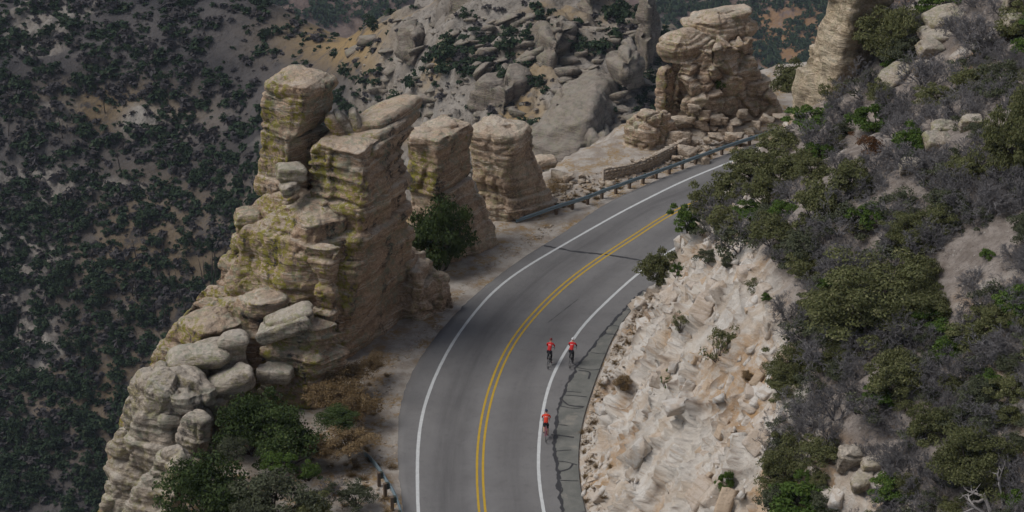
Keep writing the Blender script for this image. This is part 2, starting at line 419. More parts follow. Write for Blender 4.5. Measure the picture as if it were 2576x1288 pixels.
# ------------------------------------------------------------------ road surface
def asphalt_material():
    t = NT('worn_asphalt', 0.85, 0.25)
    uv = t.uv(); sx = t.n('ShaderNodeSeparateXYZ'); t.set(sx.inputs[0], uv); u = sx.outputs[0]
    wob = t.math('MULTIPLY', t.math('SUBTRACT', t.noise(0.35, 4, 0.6), 0.5), 1.1)
    u2 = t.math('ADD', u, wob)
    base = t.mix(t.rng(t.noise(0.4, 6, 0.6), 0.3, 0.7), (0.132, 0.126, 0.123), (0.165, 0.159, 0.155))
    def band(c, w):
        return t.rng(t.math('ABSOLUTE', t.math('SUBTRACT', u2, c)), w, 0.0)
    streak = t.noise(1.2, 6, 0.65, t.vmul(uv, (2.2, 0.12, 1)))
    dark = t.math('ADD', t.math('MULTIPLY', band(-1.9, 1.5), 0.75), t.math('ADD', t.math('MULTIPLY', band(1.75, 1.3), 0.5), t.math('MULTIPLY', band(-0.9, 0.5), 0.2)))
    dark = t.math('MULTIPLY', dark, t.rng(streak, 0.25, 0.75, 0.45, 1.15), True)
    base = t.mix(dark, base, (0.060, 0.056, 0.057))
    base = t.mix(t.rng(t.noise(28, 6, 0.8), 0.35, 0.65, 0.0, 0.35), base, (0.25, 0.24, 0.23))
    base = t.mix(t.rng(t.noise(11, 6, 0.85), 0.46, 0.3, 0.0, 0.6), base, (0.06, 0.057, 0.056))
    base = t.mix(t.rng(t.noise(2.2, 6, 0.7), 0.5, 0.7, 0.0, 0.3), base, (0.09, 0.085, 0.083))
    t.bump(t.noise(30, 6, 0.8), 0.25, 0.02)
    return t.out(base)
def ribbon(name, c, off, width, mat, parent, z, uvs=True, wob=0.0, smooth=True, sel=None):
    c = np.asarray(c); 
    if sel is not None: c = c[(c[:, 1] > sel[0]) & (c[:, 1] < sel[1])]
    t = np.gradient(c, axis=0); t /= np.linalg.norm(t, axis=1)[:, None]; n = np.stack([t[:, 1], -t[:, 0]], 1)
    w = np.full(len(c), width)
    s = arc(c)
    p3 = np.stack([s * 1.7, np.full(len(s), off), np.zeros(len(s))], 1)
    e1 = wob * fbm(p3, 3); e2 = wob * fbm(p3 + 31.7, 3)
    a = c + n * (off - w / 2 + e1)[:, None]; b = c + n * (off + w / 2 + e2)[:, None]
    V = np.zeros((len(c), 2, 3)); V[:, 0, :2] = a; V[:, 1, :2] = b; V[..., 2] = z
    F = gridfaces(len(c), 2)[:, ::-1]
    return mk(name, V, F.copy(), mat, parent, smooth)
dL = -np.abs(on(CEL, CEN)[0]); dR = np.abs(on(CER, CEN)[0])
nlat = 26
tn = np.gradient(CEN, axis=0); tn /= np.linalg.norm(tn, axis=1)[:, None]; nn = np.stack([tn[:, 1], -tn[:, 0]], 1)
lat = dL[:, None] + (dR - dL)[:, None] * np.linspace(0, 1, nlat)[None]
s_c = arc(CEN)
edge = 0.07 * fbm(np.stack([s_c * 1.3, s_c * 0, s_c * 0], 1), 4)
lat[:, 0] += edge * 2.2; lat[:, -1] += edge[::-1]
RV = np.zeros((len(CEN), nlat, 3)); RV[..., :2] = CEN[:, None] + lat[..., None] * nn[:, None]
RV[..., 2] = 0.0
UV = np.stack([lat, np.repeat(s_c[:, None], nlat, 1)], -1)
# a thin skirt closes the asphalt edge
RV2 = np.concatenate([RV[:, :1] + [0, 0, -0.09], RV, RV[:, -1:] + [0, 0, -0.09]], 1)
UV2 = np.concatenate([UV[:, :1], UV, UV[:, -1:]], 1)
road = struct(mk('road', RV2, gridfaces(len(CEN), nlat + 2)[:, ::-1].copy(), asphalt_material(), uv=UV2))
def paint(name, c):
    t = NT(name, 0.7, 0.25)
    w = t.math('MULTIPLY', t.rng(t.noise(9, 7, 0.8), 0.60, 0.72, 0, 0.75), t.rng(t.noise(0.8, 3, 0.5), 0.35, 0.6))
    b = t.mix(t.rng(t.noise(3, 5, 0.6), 0.3, 0.7), c, tuple(x * 0.86 for x in c))
    return t.out(t.mix(w, b, (0.12, 0.115, 0.11)))
white_p, yellow_p = paint('white_road_paint', (0.54, 0.545, 0.535)), paint('yellow_road_paint', (0.47, 0.30, 0.03))
tar_m = plain('black_crack_sealant', (0.036, 0.034, 0.035), 0.6, spec=0.35, var=0.25)
for c in (CL, CR):
    ribbon('edge_line', c, 0, 0.19, white_p, road, 0.006, wob=0.02)
for o_ in (-0.17, 0.17):
    ribbon('centre_line', CEN, o_, 0.135, yellow_p, road, 0.006, wob=0.015)
def shoulder_material():
    t = NT('old_patched_asphalt', 0.9, 0.2)
    b = t.mix(t.rng(t.noise(0.9, 7, 0.65), 0.3, 0.7), (0.125, 0.126, 0.114), (0.18, 0.176, 0.158))
    b = t.mix(t.rng(t.noise(16, 7, 0.8), 0.5, 0.3, 0, 0.5), b, (0.06, 0.06, 0.055))
    b = t.mix(t.math('MULTIPLY', t.rng(t.noise(0.7, 5, 0.6), 0.58, 0.68), 0.5), b, (0.28, 0.25, 0.21))
    t.bump(t.noise(20, 6, 0.8), 0.3, 0.03)
    return t.out(b)
# the older strip right of the sealed crack
tl = CTAR[::2]; dre = np.abs(on(CER, tl)[0])
tg = np.gradient(tl, axis=0); tg /= np.linalg.norm(tg, axis=1)[:, None]; ng = np.stack([tg[:, 1], -tg[:, 0]], 1)
SV = np.zeros((len(tl), 4, 3)); SV[..., :2] = tl[:, None] + ng[:, None] * (np.maximum(dre - 0.03, 0.1)[:, None] * np.linspace(0, 1, 4)[None])[..., None]; SV[..., 2] = 0.004
mk('old_shoulder', SV, gridfaces(len(tl), 4)[:, ::-1].copy(), shoulder_material(), road)
ribbon('sealed_crack', CTAR, 0, 0.17, tar_m, road, 0.009, wob=0.26)
cracks = [[(1617,731),(1645,738)], [(1574,777),(1590,781)], [(1540,818),(1562,822),(1580,822)], [(1525,840),(1552,842)], [(1487,887),(1515,890),(1530,888)],
          [(1452,925),(1490,931),(1515,928)], [(1455,932),(1482,936),(1480,954)], [(1420,985),(1462,987)], [(1416,994),(1450,996),(1477,999)],
          [(1414,1006),(1428,1018),(1472,1024)], [(1405,1021),(1440,1027),(1470,1026)], [(1400,1068),(1428,1071)], [(1386,1094),(1410,1096),(1447,1101)],
          [(1400,1135),(1437,1132)], [(1402,1160),(1436,1165),(1452,1170)], [(1405,1187),(1430,1180),(1442,1166)], [(1407,1209),(1455,1210)], [(1403,1217),(1415,1235),(1412,1240)]]
for k_, cr in enumerate(cracks):
    c = spline(G2(cr) + [], 0.08) if len(cr) > 2 else np.linspace(G2(cr)[0], G2(cr)[1], 14)
    ribbon('sealed_crack', c, 0, 0.06 if k_ % 3 else 0.10, tar_m, road, 0.0125 + 0.0004 * k_, wob=0.07)
c = spline(G2([(1368,618),(1400,624),(1450,633),(1530,641),(1622,657)]), 0.1)
ribbon('sealed_crack', c, 0, 0.20, tar_m, road, 0.0032, wob=0.16)
c = np.linspace(*G2([(1378,812),(1455,752)]), 40); ribbon('sealed_crack', c, 0, 0.035, tar_m, road, 0.0036, wob=0.05)

# ------------------------------------------------------------------ roadside ground (left shoulder, falling off into the canyon)
gx, gy = np.meshgrid(np.arange(-75, 62, 0.6), np.arange(40, 185, 0.6), indexing='ij')
dl, sl = on(CL, np.stack([gx, gy], -1))
dl = -dl
d0 = np.interp(gy, [60, 92, 104, 112, 130, 150, 170], [15, 13.5, 10.5, 8.5, 7.5, 12, 16])
P = np.stack([gx, gy, gx * 0], -1)
gz = -0.075 + 0.10 * fbm(P * 0.6, 4) * sstep(0.8, 3, dl) - 0.02 * np.clip(dl - 1.5, 0, 6)
dd = d0 + 1.6 * fbm(P * 0.22, 3)
gz = gz - np.where(dl > dd, (dl - dd) * 1.35, 0) - 0.5 * sstep(-2, 0, dl - dd)
gz = gz + np.where(dl > dd, 1.2 * fbm(P * 0.35, 4), 0)
gz = np.where(dl < 0.9, np.minimum(gz, -0.075), gz)
V = np.stack([gx, gy, gz], -1)
GFc = gridfaces(*gx.shape)[:, ::-1].copy()
ground = struct(mk('roadside_ground', V, GFc, MT['ground']))
GV = V.reshape(-1, 3)
bvh_ground = BVHTree.FromPolygons(GV.tolist(), GFc.tolist())

# ------------------------------------------------------------------ right hillside with the white road cut
_a = arc(CER); _y0, _y1 = np.interp([74, 136], CER[:, 1], _a)
_s = np.r_[np.arange(0, _y0, 0.5), np.arange(_y0, _y1, 0.17), np.arange(_y1, _a[-1], 0.5)]
CERs = np.stack([np.interp(_s, _a, CER[:, 0]), np.interp(_s, _a, CER[:, 1])], 1)
tabY = [45, 70, 85, 95, 105, 112, 118, 122, 128, 134, 142, 158]
W1 = [7, 7.5, 8.3, 9.6, 10.0, 8.2, 5.6, 4.4, 4.6, 5.2, 6.2, 7.0]
H1 = [11, 11.5, 12, 13.2, 12.6, 10.4, 8.2, 8.2, 10.5, 14.6, 18, 19]
MS = [.62, .60, .58, .54, .52, .56, .6, .62, .62, .60, .5, .4]
sY = CERs[:, 1]
w1 = np.interp(sY, tabY, W1); h1 = np.interp(sY, tabY, H1); ms = np.interp(sY, tabY, MS)
tc = np.gradient(CERs, axis=0); tc /= np.linalg.norm(tc, axis=1)[:, None]; nc = np.stack([tc[:, 1], -tc[:, 0]], 1)
nc = smooth_line(nc, 61); nc /= np.linalg.norm(nc, axis=1)[:, None]
wv = np.r_[np.linspace(-0.3, 13, 130), np.linspace(13.25, 46, 110)]
Sg, Wg = np.meshgrid(arc(CERs), wv, indexing='ij')
w1g, h1g, msg = [np.repeat(q[:, None], len(wv), 1) for q in (w1, h1, ms)]
nz1 = fbm(np.stack([Sg * 0.10, Wg * 0.02, Wg * 0], -1), 4)
w1n = w1g * (1 + 0.22 * nz1)
tt = np.clip(Wg / w1n, -0.1, 1)
face = h1g * np.where(tt < 0.10, tt * 0.45, 0.045 + (tt - 0.10) / 0.90 * 0.955)
face = face + 0.35 * h1g * 0.3 * (tt * (1 - tt)) * 2
over = np.clip(Wg - w1n, 0, None)
zz = face + over * msg + (1.0 - np.exp(-over / 2.2)) * 0.9
HV = np.zeros((*Sg.shape, 3)); HV[..., :2] = CERs[:, None] + Wg[..., None] * nc[:, None]; HV[..., 2] = zz - 0.12
HF = gridfaces(*Sg.shape)[:, ::-1].copy()
Nn = vnormals(HV.reshape(-1, 3), HF).reshape(HV.shape)
cl = sstep(1.02, 0.85, tt) * sstep(-0.02, 0.12, tt) + 0 * over
cliffw = np.where(over > 0, np.exp(-over / 0.8), cl)
up = np.clip(1 - cliffw, 0, 1) * sstep(0.05, 0.3, tt)
slope_len = np.concatenate([np.zeros((len(CERs), 1)), np.cumsum(np.hypot(np.diff(zz, axis=1), np.diff(Wg, axis=1)), 1)], 1)
Tg = slope_len
wS = Sg + 1.0 * fbm(HV * 0.22, 2) + 0.12 * fbm(HV * 0.9, 2); wT = Tg + 0.9 * fbm(HV * 0.25 + 7, 3)
pad = np.zeros_like(Sg)
flute = ridged(np.stack([wS * 0.20, wT * 0.03, pad], -1), 2)
flute2 = ridged(np.stack([wS * 0.75, wT * 0.10, pad + 5], -1), 3)
f1, f2, cid, ft = worley2(wS * 0.42, wT * 0.20)
g1, g2, gid, gt = worley2(wS * 1.1 + 40, wT * 0.55)
k1, k2, kid, kt = worley2(wS * 2.8 + 40, wT * 1.7)
ly, lg = layers(zz + 0.10 * Sg + 0.8 * fbm(HV * 0.3, 3), 1.1, 3, 0.15)
bed = sstep(-0.1, 0.25, fbm(HV * 0.2 + 13, 3))
disp = cliffw * (0.55 * flute + 0.07 * flute2 + 0.65 * (cid - 0.5) + 0.30 * ft - 0.42 * np.exp(-((f2 - f1) / 0.05) ** 2) + 0.24 * (gid - 0.5) + 0.12 * gt - 0.20 * np.exp(-((g2 - g1) / 0.06) ** 2) + 0.05 * (kid - 0.5) + 0.03 * kt + bed * (0.40 * ly - 0.22 * lg))
stain = np.clip(sstep(0.45, 0.75, cid) * 0.9 + 0.5 * sstep(0.7, 0.9, gid), 0, 1) * sstep(0.35, 0.15, np.abs(fbm(HV * 0.10 + 3, 2)))
cleft = np.maximum(np.exp(-((f2 - f1) / 0.035) ** 2), 0.8 * np.exp(-((g2 - g1) / 0.03) ** 2) * sstep(0, 0.2, fbm(HV * 0.4, 3))) * sstep(-0.15, 0.2, fbm(HV * 0.3 + 50, 3))
disp = disp + cliffw * 0.07 * fbm(HV * 2.2, 3)
disp = disp + up * (0.9 * fbm(HV * 0.16, 4) + 0.35 * fbm(HV * 0.7, 4) + 0.25 * (gid - 0.5) * sstep(0.1, 0.4, fbm(HV * 0.12 + 3, 3)))
HV = HV + Nn * disp[..., None]
farrock = sstep(123, 129, HV[..., 1]) * sstep(13, 8, Wg)
soil = np.clip(sstep(-0.4, 1.6, over + 0.9 * fbm(HV * 0.5, 4)) - farrock, 0, 1)
outc = sstep(0.12, 0.3, fbm(HV * 0.14 + 21, 4)) * sstep(2, 6, over)
soil = np.clip(soil - 0.75 * outc, 0, 1)
hill = struct(mk('cut_hillside', HV, HF, MT['cliff'], attrs={'soil': soil, 'stain': stain, 'cleft': cleft}, uv=np.stack([Sg, Tg], -1)))
def cut_rock_material():
    t = NT('pale_fractured_cut_rock', 0.93, 0.12)
    o = t.objrand(); oc = t.objco()
    c = t.ramp(o, [(0.0, (0.59, 0.545, 0.49)), (0.45, (0.65, 0.605, 0.55)), (0.62, (0.56, 0.47, 0.39)), (0.82, (0.62, 0.54, 0.46)), (0.93, (0.55, 0.43, 0.32)), (1.0, (0.50, 0.37, 0.25))])
    c = t.mix(t.rng(t.noise(1.2, 6, 0.65), 0.46, 0.62, 0, 0.6), c, (0.49, 0.38, 0.28))
    st = t.noise(2.2, 4, 0.6, t.vmul(t.pos(), (0.25, 0.25, 2.6)))
    c = t.mix(t.rng(st, 0.52, 0.62, 0, 0.5), c, (0.40, 0.30, 0.21))
    c = t.mix(t.rng(t.noise(6, 5, 0.75), 0.44, 0.32, 0, 0.5), c, (0.36, 0.28, 0.21))
    t.bump(t.noise(2.6, 7, 0.72), 0.8, 0.35)
    return t.out(c)
MT['cutrock'] = cut_rock_material()
bvh_hill = BVHTree.FromPolygons(HV.reshape(-1, 3).tolist(), HF.tolist())

# ------------------------------------------------------------------ canyon slope far below, rocky ridge, far ridge
ctl = [(-500,1500,352),(-500,644,450),(-500,-60,540),(0,1500,350),(0,1288,380),(0,644,440),(0,0,512),(300,1288,378),(300,700,432),(300,300,474),(300,-20,516),(600,1288,372),(600,900,405),(600,600,432),(600,300,466),(600,0,505),
       (860,500,412),(760,180,462),(880,68,455),(900,250,420),(1050,40,425),(1050,200,395),(1180,0,408),(1180,320,368),(1400,-60,405),(1300,120,385),(1300,300,362),(1400,430,340),(1500,300,356),(1600,180,372),(1600,420,338),(1900,440,332),(1750,300,350),(1000,600,360),(1200,700,330),(1500,700,318),(1900,800,310)]
C3 = np.array([at(*c) for c in ctl])
bk = [(-260,640,-190),(-100,600,-190),(-30,570,-175),(30,520,-170),(90,500,-185),(150,450,-190),(200,430,-190),(-220,900,-300),(0,900,-300),(250,900,-320),(120,420,-150)]
C3 = np.r_[C3, np.array(bk, float)]
def rbf_fit(P, z, lam=0.02):
    D = np.linalg.norm(P[:, None] - P[None], axis=-1); K = np.sqrt(D * D + 12.0 ** 2)
    A = np.c_[np.ones(len(P)), P]; n = len(P)
    M_ = np.block([[-K + lam * np.eye(n), A], [A.T, np.zeros((3, 3))]])
    return np.linalg.solve(M_, np.r_[z, np.zeros(3)])
cw = rbf_fit(C3[:, :2], C3[:, 2])
def canyon_z(X, Y):
    o = cw[-3] + cw[-2] * X + cw[-1] * Y
    for c, w in zip(C3[:, :2], cw[:-3]): o = o - w * np.sqrt((X - c[0]) ** 2 + (Y - c[1]) ** 2 + 144.0)
    return o
ang = np.linspace(-0.40, 0.26, 440); yy = np.r_[np.linspace(285, 560, 350), np.linspace(564, 760, 30)]
A_, Yg = np.meshgrid(ang, yy, indexing='ij'); Xg = A_ * Yg * 0.98
Zg = canyon_z(Xg, Yg)
CV = np.stack([Xg, Yg, Zg], -1)
def topx(V):
    d = V[..., 1] * CO + (CAM_H - V[..., 2]) * SI; upc = V[..., 1] * SI - (CAM_H - V[..., 2]) * CO
    return 1288 + FPX * V[..., 0] / d, 644 - FPX * upc / d
px_, py_ = topx(CV)
def blob(cx, cy, rx, ry, p=(px_, py_)): return np.exp(-(((p[0] - cx) / rx) ** 2 + ((p[1] - cy) / ry) ** 2))
midm = sstep(860, 1000, px_ + 0.25 * (py_ - 200)) * sstep(1900, 1750, px_)
rk = np.clip(0.95 * midm * sstep(-0.06, 0.10, fbm(CV * 0.026 + 4, 4) + 0.03), 0, 1)
rk = np.maximum(rk, blob(280, 300, 190, 45) * 1.3 * sstep(-0.25, 0.1, fbm(CV * 0.03, 3)))
rk = np.maximum(rk, blob(1230, 70, 160, 90) * 1.3); rk = np.maximum(rk, blob(1550, 250, 170, 250) * 1.4)
rk = np.maximum(rk, blob(1000, 260, 130, 90) * 1.1)
rk = np.maximum(rk, 0.9 * sstep(0.14, 0.28, fbm(CV * [0.02, 0.034, 0.03] + 11, 4)) * sstep(950, 700, px_))
rk = np.clip(rk, 0, 1)
gold = np.clip(1.2 * midm + blob(900, 90, 180, 60) + blob(400, 620, 300, 180) * 0.35 + blob(350, 1000, 350, 160) * 0.35 + blob(300, 260, 200, 60) * 0.5, 0, 1)
w_ = CV + 3.5 * np.stack([fbm(CV * 0.08, 3), fbm(CV * 0.08 + 5, 3), fbm(CV * 0.08 + 9, 3)], -1)
f1, f2, cid, ft = worley(w_ * [0.06, 0.11, 0.08]); g1, g2, gid, gt = worley(w_ * [0.20, 0.34, 0.26] + 31)
def saw(q):
    f = q - np.floor(q); return np.where(f < 0.88, f / 0.88, (1 - f) / 0.12)
wq = 7.0 * fbm(CV * 0.03, 4)
c1 = saw((0.75 * CV[..., 0] + 0.85 * CV[..., 1] + 1.6 * wq) / 15.0 + 0.6 * cid); c2 = saw((0.7 * CV[..., 0] + 1.0 * CV[..., 1] + wq) / 5.2 + 0.9 * gid)
h_ = rk * (2.4 * (c1 - 0.4) + 1.0 * (c2 - 0.4) + 1.8 * (cid - 0.5) + 1.0 * ft - 1.2 * np.exp(-((f2 - f1) / 0.06) ** 2) + 0.9 * (gid - 0.5) + 0.5 * gt - 0.7 * np.exp(-((g2 - g1) / 0.08) ** 2))
h_ = h_ + 7.0 * fbm(CV * 0.014, 4) * (1 - 0.5 * midm) + 1.2 * fbm(CV * 0.12, 4)
CV[..., 2] += h_
CF = gridfaces(*Xg.shape)[:, ::-1].copy()
canyon = struct(mk('canyon_slope', CV, CF, MT['canyon'], attrs={'rock': rk, 'gold': gold}, smooth=False))
bvh_canyon = BVHTree.FromPolygons(CV.reshape(-1, 3).tolist(), CF.tolist())

ang = np.linspace(-0.42, 0.42, 200); yy = np.r_[np.linspace(820, 1500, 220), np.linspace(1510, 1760, 20)]
A_, Yg = np.meshgrid(ang, yy, indexing='ij'); Xg = A_ * Yg
Zg = -353 + (Yg - 1090) * 0.46 - np.clip(1000 - Yg, 0, None) * 0.3 - 0.10 * Xg
FV = np.stack([Xg, Yg, Zg], -1)
FV[..., 2] += 42 * ridged(np.stack([Xg * 0.0035 + Yg * 0.001, Yg * 0.0016, Xg * 0], -1), 4) + 7 * fbm(FV * 0.02, 4) + 3 * fbm(FV * 0.07, 3)
FF = gridfaces(*Xg.shape)[:, ::-1].copy()
frk = sstep(0.1, 0.3, fbm(FV * 0.02, 4)); fgold = sstep(-0.1, 0.2, fbm(FV * 0.011 + 3, 3))
far = struct(mk('far_ridge', FV, FF, MT['far'], attrs={'rock': frk, 'gold': fgold}, smooth=True))
bvh_far = BVHTree.FromPolygons(FV.reshape(-1, 3).tolist(), FF.tolist())
def hit(px, py, tree):
    d = ray(px, py); d /= np.linalg.norm(d)
    r = tree.ray_cast(Vector((0, 0, CAM_H)), Vector(d))
    return None if r[0] is None else np.array(r[0])

USED = set()
def near_label(word, x, y, marks, far_word='farther'):
    """describe by the nearest landmark and the side of it"""
    ms_ = sorted(marks, key=lambda m: (m[0] - x) ** 2 + (m[1] - y) ** 2)
    for dist_word in ('just ', '', 'some way '):
        for m in ms_[:5]:
            dx, dy = x - m[0], y - m[1]
            side = ('left of' if dx < 0 else 'right of') if abs(dx) > 2 * abs(dy) else ('above' if dy < 0 else 'below') if abs(dy) > 2 * abs(dx) else ('above and left of' if dx < 0 else 'above and right of') if dy < 0 else ('below and left of' if dx < 0 else 'below and right of')
            lb = f'{word} {dist_word}{side} {m[2]}'
            if lb not in USED and len(lb.split()) <= 16: USED.add(lb); return lb
    return lb

# ------------------------------------------------------------------ rock building
def chaikin(poly, it=3, r=0.25):
    """polygon with rounded corners; r is the share of each side given to the rounding (0.5 = fully round)"""
    p = np.array(poly, float); out = []
    for k in range(len(p)):
        c, a_, b_ = p[k], p[k - 1], p[(k + 1) % len(p)]
        p0, p2 = c + (a_ - c) * r, c + (b_ - c) * r
        for t in np.linspace(0, 1, 7 if it > 1 else 2): out.append((1 - t) ** 2 * p0 + 2 * t * (1 - t) * c + t * t * p2)
    return np.array(out)
def resample(p, n):
    q = np.r_[p, p[:1]]; s = np.r_[0, np.cumsum(np.linalg.norm(np.diff(q, axis=0), axis=1))]
    t = np.linspace(0, s[-1], n, endpoint=False)
    return np.stack([np.interp(t, s, q[:, 0]), np.interp(t, s, q[:, 1])], 1)
def loft(levels, res=0.12, r=0.22, dome=0.25, bot=0.2, seed=0, low=0.35, strata=0.28, thick=0.8, groove=0.14, fine=0.16, crack=0.0, cscale=0.6, tilt=(0, 0), smooth=2, chunk=0.0, fs=1.0, soft=0.14, joint=0.10):
    """levels: (z, [(x, y) corners]) from top to bottom; returns V, F"""
    res *= 1.13
    lv = sorted(levels, key=lambda l: -l[0]); zs = np.array([l[0] for l in lv])
    ref = chaikin(lv[len(lv) // 2][1], 3, r); per = np.linalg.norm(np.diff(np.r_[ref, ref[:1]], axis=0), axis=1).sum()
    hgt = zs[0] - zs[-1]
    nc_ = int(np.clip(per / res, 24, 420)); nr = int(np.clip(hgt / res, 6, 300)); ncap = int(np.clip(0.16 * per / res, 4, 60))
    rings = np.stack([resample(chaikin(l[1], 3, r), nc_) for l in lv])
    # keep ring starts aligned
    for k in range(1, len(rings)):
        c0, c1 = rings[k - 1] - rings[k - 1].mean(0), rings[k] - rings[k].mean(0)
        best = min(range(-nc_ // 8, nc_ // 8 + 1), key=lambda s_: ((np.roll(c1, s_, 0) - c0) ** 2).sum()); rings[k] = np.roll(rings[k], best, 0)
    zq = np.linspace(zs[0], zs[-1], nr)
    flat = rings.reshape(len(lv), -1)
    body = np.stack([np.interp(-zq, -zs, flat[:, i]) for i in range(flat.shape[1])], 1)
    for _ in range(smooth):
        m = body.copy(); m[1:-1] = 0.25 * body[:-2] + 0.5 * body[1:-1] + 0.25 * body[2:]; body = m
    body = body.reshape(nr, nc_, 2)
    V = np.concatenate([body, np.repeat(zq[:, None, None], nc_, 1)], 2)
    def cap(ring, z, sgn, d):
        c = ring.mean(0); out = []
        for k in range(1, ncap + 1):
            f = 1 - (k / ncap) * 0.985
            out.append(np.c_[c + (ring - c) * f, np.full(nc_, z + sgn * d * (1 - f * f))])
        return out
    rim = 0.10 * min(1.0, hgt)
    top = cap(body[0], zq[0], 1, dome); botm = cap(body[-1], zq[-1], -1, bot)
    V = np.concatenate([np.array(top[::-1]), V, np.array(botm)], 0)
    nrow = V.shape[0]
    V = V.reshape(-1, 3); F = gridfaces(nrow, nc_, wrap=True)
    N = vnormals(V, F)
    if np.median(((V - V.mean(0)) * N).sum(1)) < 0: F = F[:, ::-1].copy(); N = -N
    so = np.array([seed * 13.7, seed * 7.1, seed * 3.3])
    steep = 1 - np.abs(N[:, 2]) ** 2
    P = V * fs + so
    d = low * fbm(P * 0.33, 4)
    zq_ = V[:, 2] + tilt[0] * V[:, 0] + tilt[1] * V[:, 1] + 0.45 / fs * fbm(P * 0.25, 3)
    l1, gr1 = layers(zq_, thick, seed, soft); l2, gr2 = layers(zq_ + 0.12 / fs * fbm(P * 0.9, 2), thick * 0.31, seed + 5, soft)
    ms_ = 0.45 + 0.55 * sstep(-0.25, 0.25, fbm(P * 0.22 + 3, 3))
    d += steep * ms_ * (strata * l1 * 1.6 - groove * gr1 + strata * 0.5 * l2 - groove * 0.45 * gr2)
    d += fine * (0.6 * fbm(P * 1.5, 5, gain=0.6) + 0.7 * ridged(P * 0.8 + 11, 5) - 0.3)
    pit = np.clip(fbm(P * 1.1 + 40, 3) - 0.28, 0, None); d -= 0.8 * pit * fine / 0.16
    if joint > 0:
        j1, j2, jd, jt = worley((P + 0.3 * fbm(P * 0.5, 2)[:, None]) * [0.55, 0.55, 0.16])
        d += steep * (joint * 1.5 * (jd - 0.5) + joint * 1.1 * jt - joint * 1.6 * np.exp(-((j2 - j1) / 0.045) ** 2) * sstep(-0.1, 0.25, fbm(P * 0.3 + 60, 2)))
    if crack > 0:
        w = P + 0.35 * np.stack([fbm(P * 0.6, 3), fbm(P * 0.6 + 7, 3), fbm(P * 0.6 + 3, 3)], 1)
        f1, f2, cid, ct = worley(w * [cscale, cscale, cscale * 1.25])
        d += chunk * (cid - 0.5) + chunk * 0.7 * ct - crack * np.exp(-((f2 - f1) / 0.07) ** 2)
    return V + N * d[:, None], F
def px_levels(levels, YL, YF, YR, sh=None):
    """levels (py on the front edge, px left, px front edge, px right) -> (z, corner polygon)"""
    out = []
    for l in levels:
        py, xl, xf, xr = l[:4]; dl_, df_, dr_ = l[4] if len(l) > 4 else (0, 0, 0)
        z = at(xf, py, YF + df_)[2]
        L_, F_, R_ = [np.array([xat(x, Y, z), Y]) for x, Y in ((xl, YL + dl_), (xf, YF + df_), (xr, YR + dr_))]
        out.append((z, [L_, F_, R_, L_ + R_ - F_]))
    return out
def block(name, parent, mat, levels, YL, YF, YR, kd=0.48, **k):
    V, F = loft(px_levels(levels, YF + kd * (YL - YF), YF, YF + kd * (YR - YF)), **k)
    return mk(name, V, F, mat, parent)
def slab(name, parent, mat, c, a, b, h, rz=0, tx=0, ty=0, seed=0, round_=False, **k):
    """a weathered flat stone: centre c, half sizes a x b x h, turned and tipped"""
    pts = [(-a, -b), (-0.15 * a, -1.08 * b), (a, -0.85 * b), (1.05 * a, 0.2 * b), (0.8 * a, b), (-0.3 * a, 1.05 * b), (-a, 0.7 * b)]
    rr = random.Random(seed); pts = [(x * rr.uniform(0.85, 1.12), y * rr.uniform(0.85, 1.12)) for x, y in pts]
    sc = lambda f: [(x * f, y * f) for x, y in pts]
    lv = [(h, sc(0.86)), (h * 0.75, sc(0.98)), (0, sc(1.0)), (-h * 0.6, sc(0.94)), (-h, sc(0.75))] if not round_ else [(h, sc(0.70)), (h * 0.6, sc(0.94)), (0, sc(1.0)), (-h * 0.6, sc(0.9)), (-h, sc(0.65))]
    kw = dict(res=max(0.05, min(0.12, a / 10)), r=0.3 if round_ else 0.16, dome=h * 0.2, bot=h * 0.2, seed=seed, low=0.14 * min(a, b), joint=0.04, strata=h * 0.24, thick=max(0.16, h * 0.5), groove=h * 0.12, fine=0.05 + 0.06 * h)
    kw.update(k)
    V, F = loft(lv, **kw)
    m = Matrix.Rotation(rz, 3, 'Z') @ Matrix.Rotation(ty, 3, 'Y') @ Matrix.Rotation(tx, 3, 'X')
    V = V @ np.array(m).T + np.array(c)
    return mk(name, V, F, mat, parent)

def hull(pts, edge=0.3, low=0.1, fine=0.05, fs=1.0, seed=0):
    """angular rock: convex hull of the points, subdivided and roughened"""
    bm = bmesh.new()
    for p in pts: bm.verts.new(p)
    g_ = bmesh.ops.convex_hull(bm, input=bm.verts)
    bmesh.ops.delete(bm, geom=[v for v in bm.verts if not v.link_faces], context='VERTS')
    bmesh.ops.triangulate(bm, faces=bm.faces)
    for _ in range(6):
        es = [e for e in bm.edges if e.calc_length() > edge]
        if not es: break
        bmesh.ops.subdivide_edges(bm, edges=es, cuts=1); bmesh.ops.triangulate(bm, faces=bm.faces)
    bm.normal_update()
    V = np.array([v.co for v in bm.verts]); N = np.array([v.normal for v in bm.verts]); F = np.array([[v.index for v in f.verts] for f in bm.faces]); 
    bm.verts.index_update(); F = np.array([[v.index for v in f.verts] for f in bm.faces]); bm.free()
    P = V * fs + seed * 3.7
    d = low * fbm(P * 0.5, 3) + fine * ridged(P * 1.3, 4)
    return V + N * d[:, None], F
def boulder_pts(seed, n=13, flat=0.75):
    g_ = np.random.RandomState(seed); p = g_.uniform(-1, 1, (n, 3)); p = p / np.maximum(np.abs(p).max(1), 0.55)[:, None] * 0.5
    return p * [1.05, 0.9, flat] * g_.uniform(0.8, 1.0, (n, 1))

def merge(parts):
    parts = list(parts)
    Vs, Fs, o = [], [], 0
    for V, F in parts: Vs.append(V); Fs.append(F + o); o += len(V)
    return np.concatenate(Vs), np.concatenate(Fs)

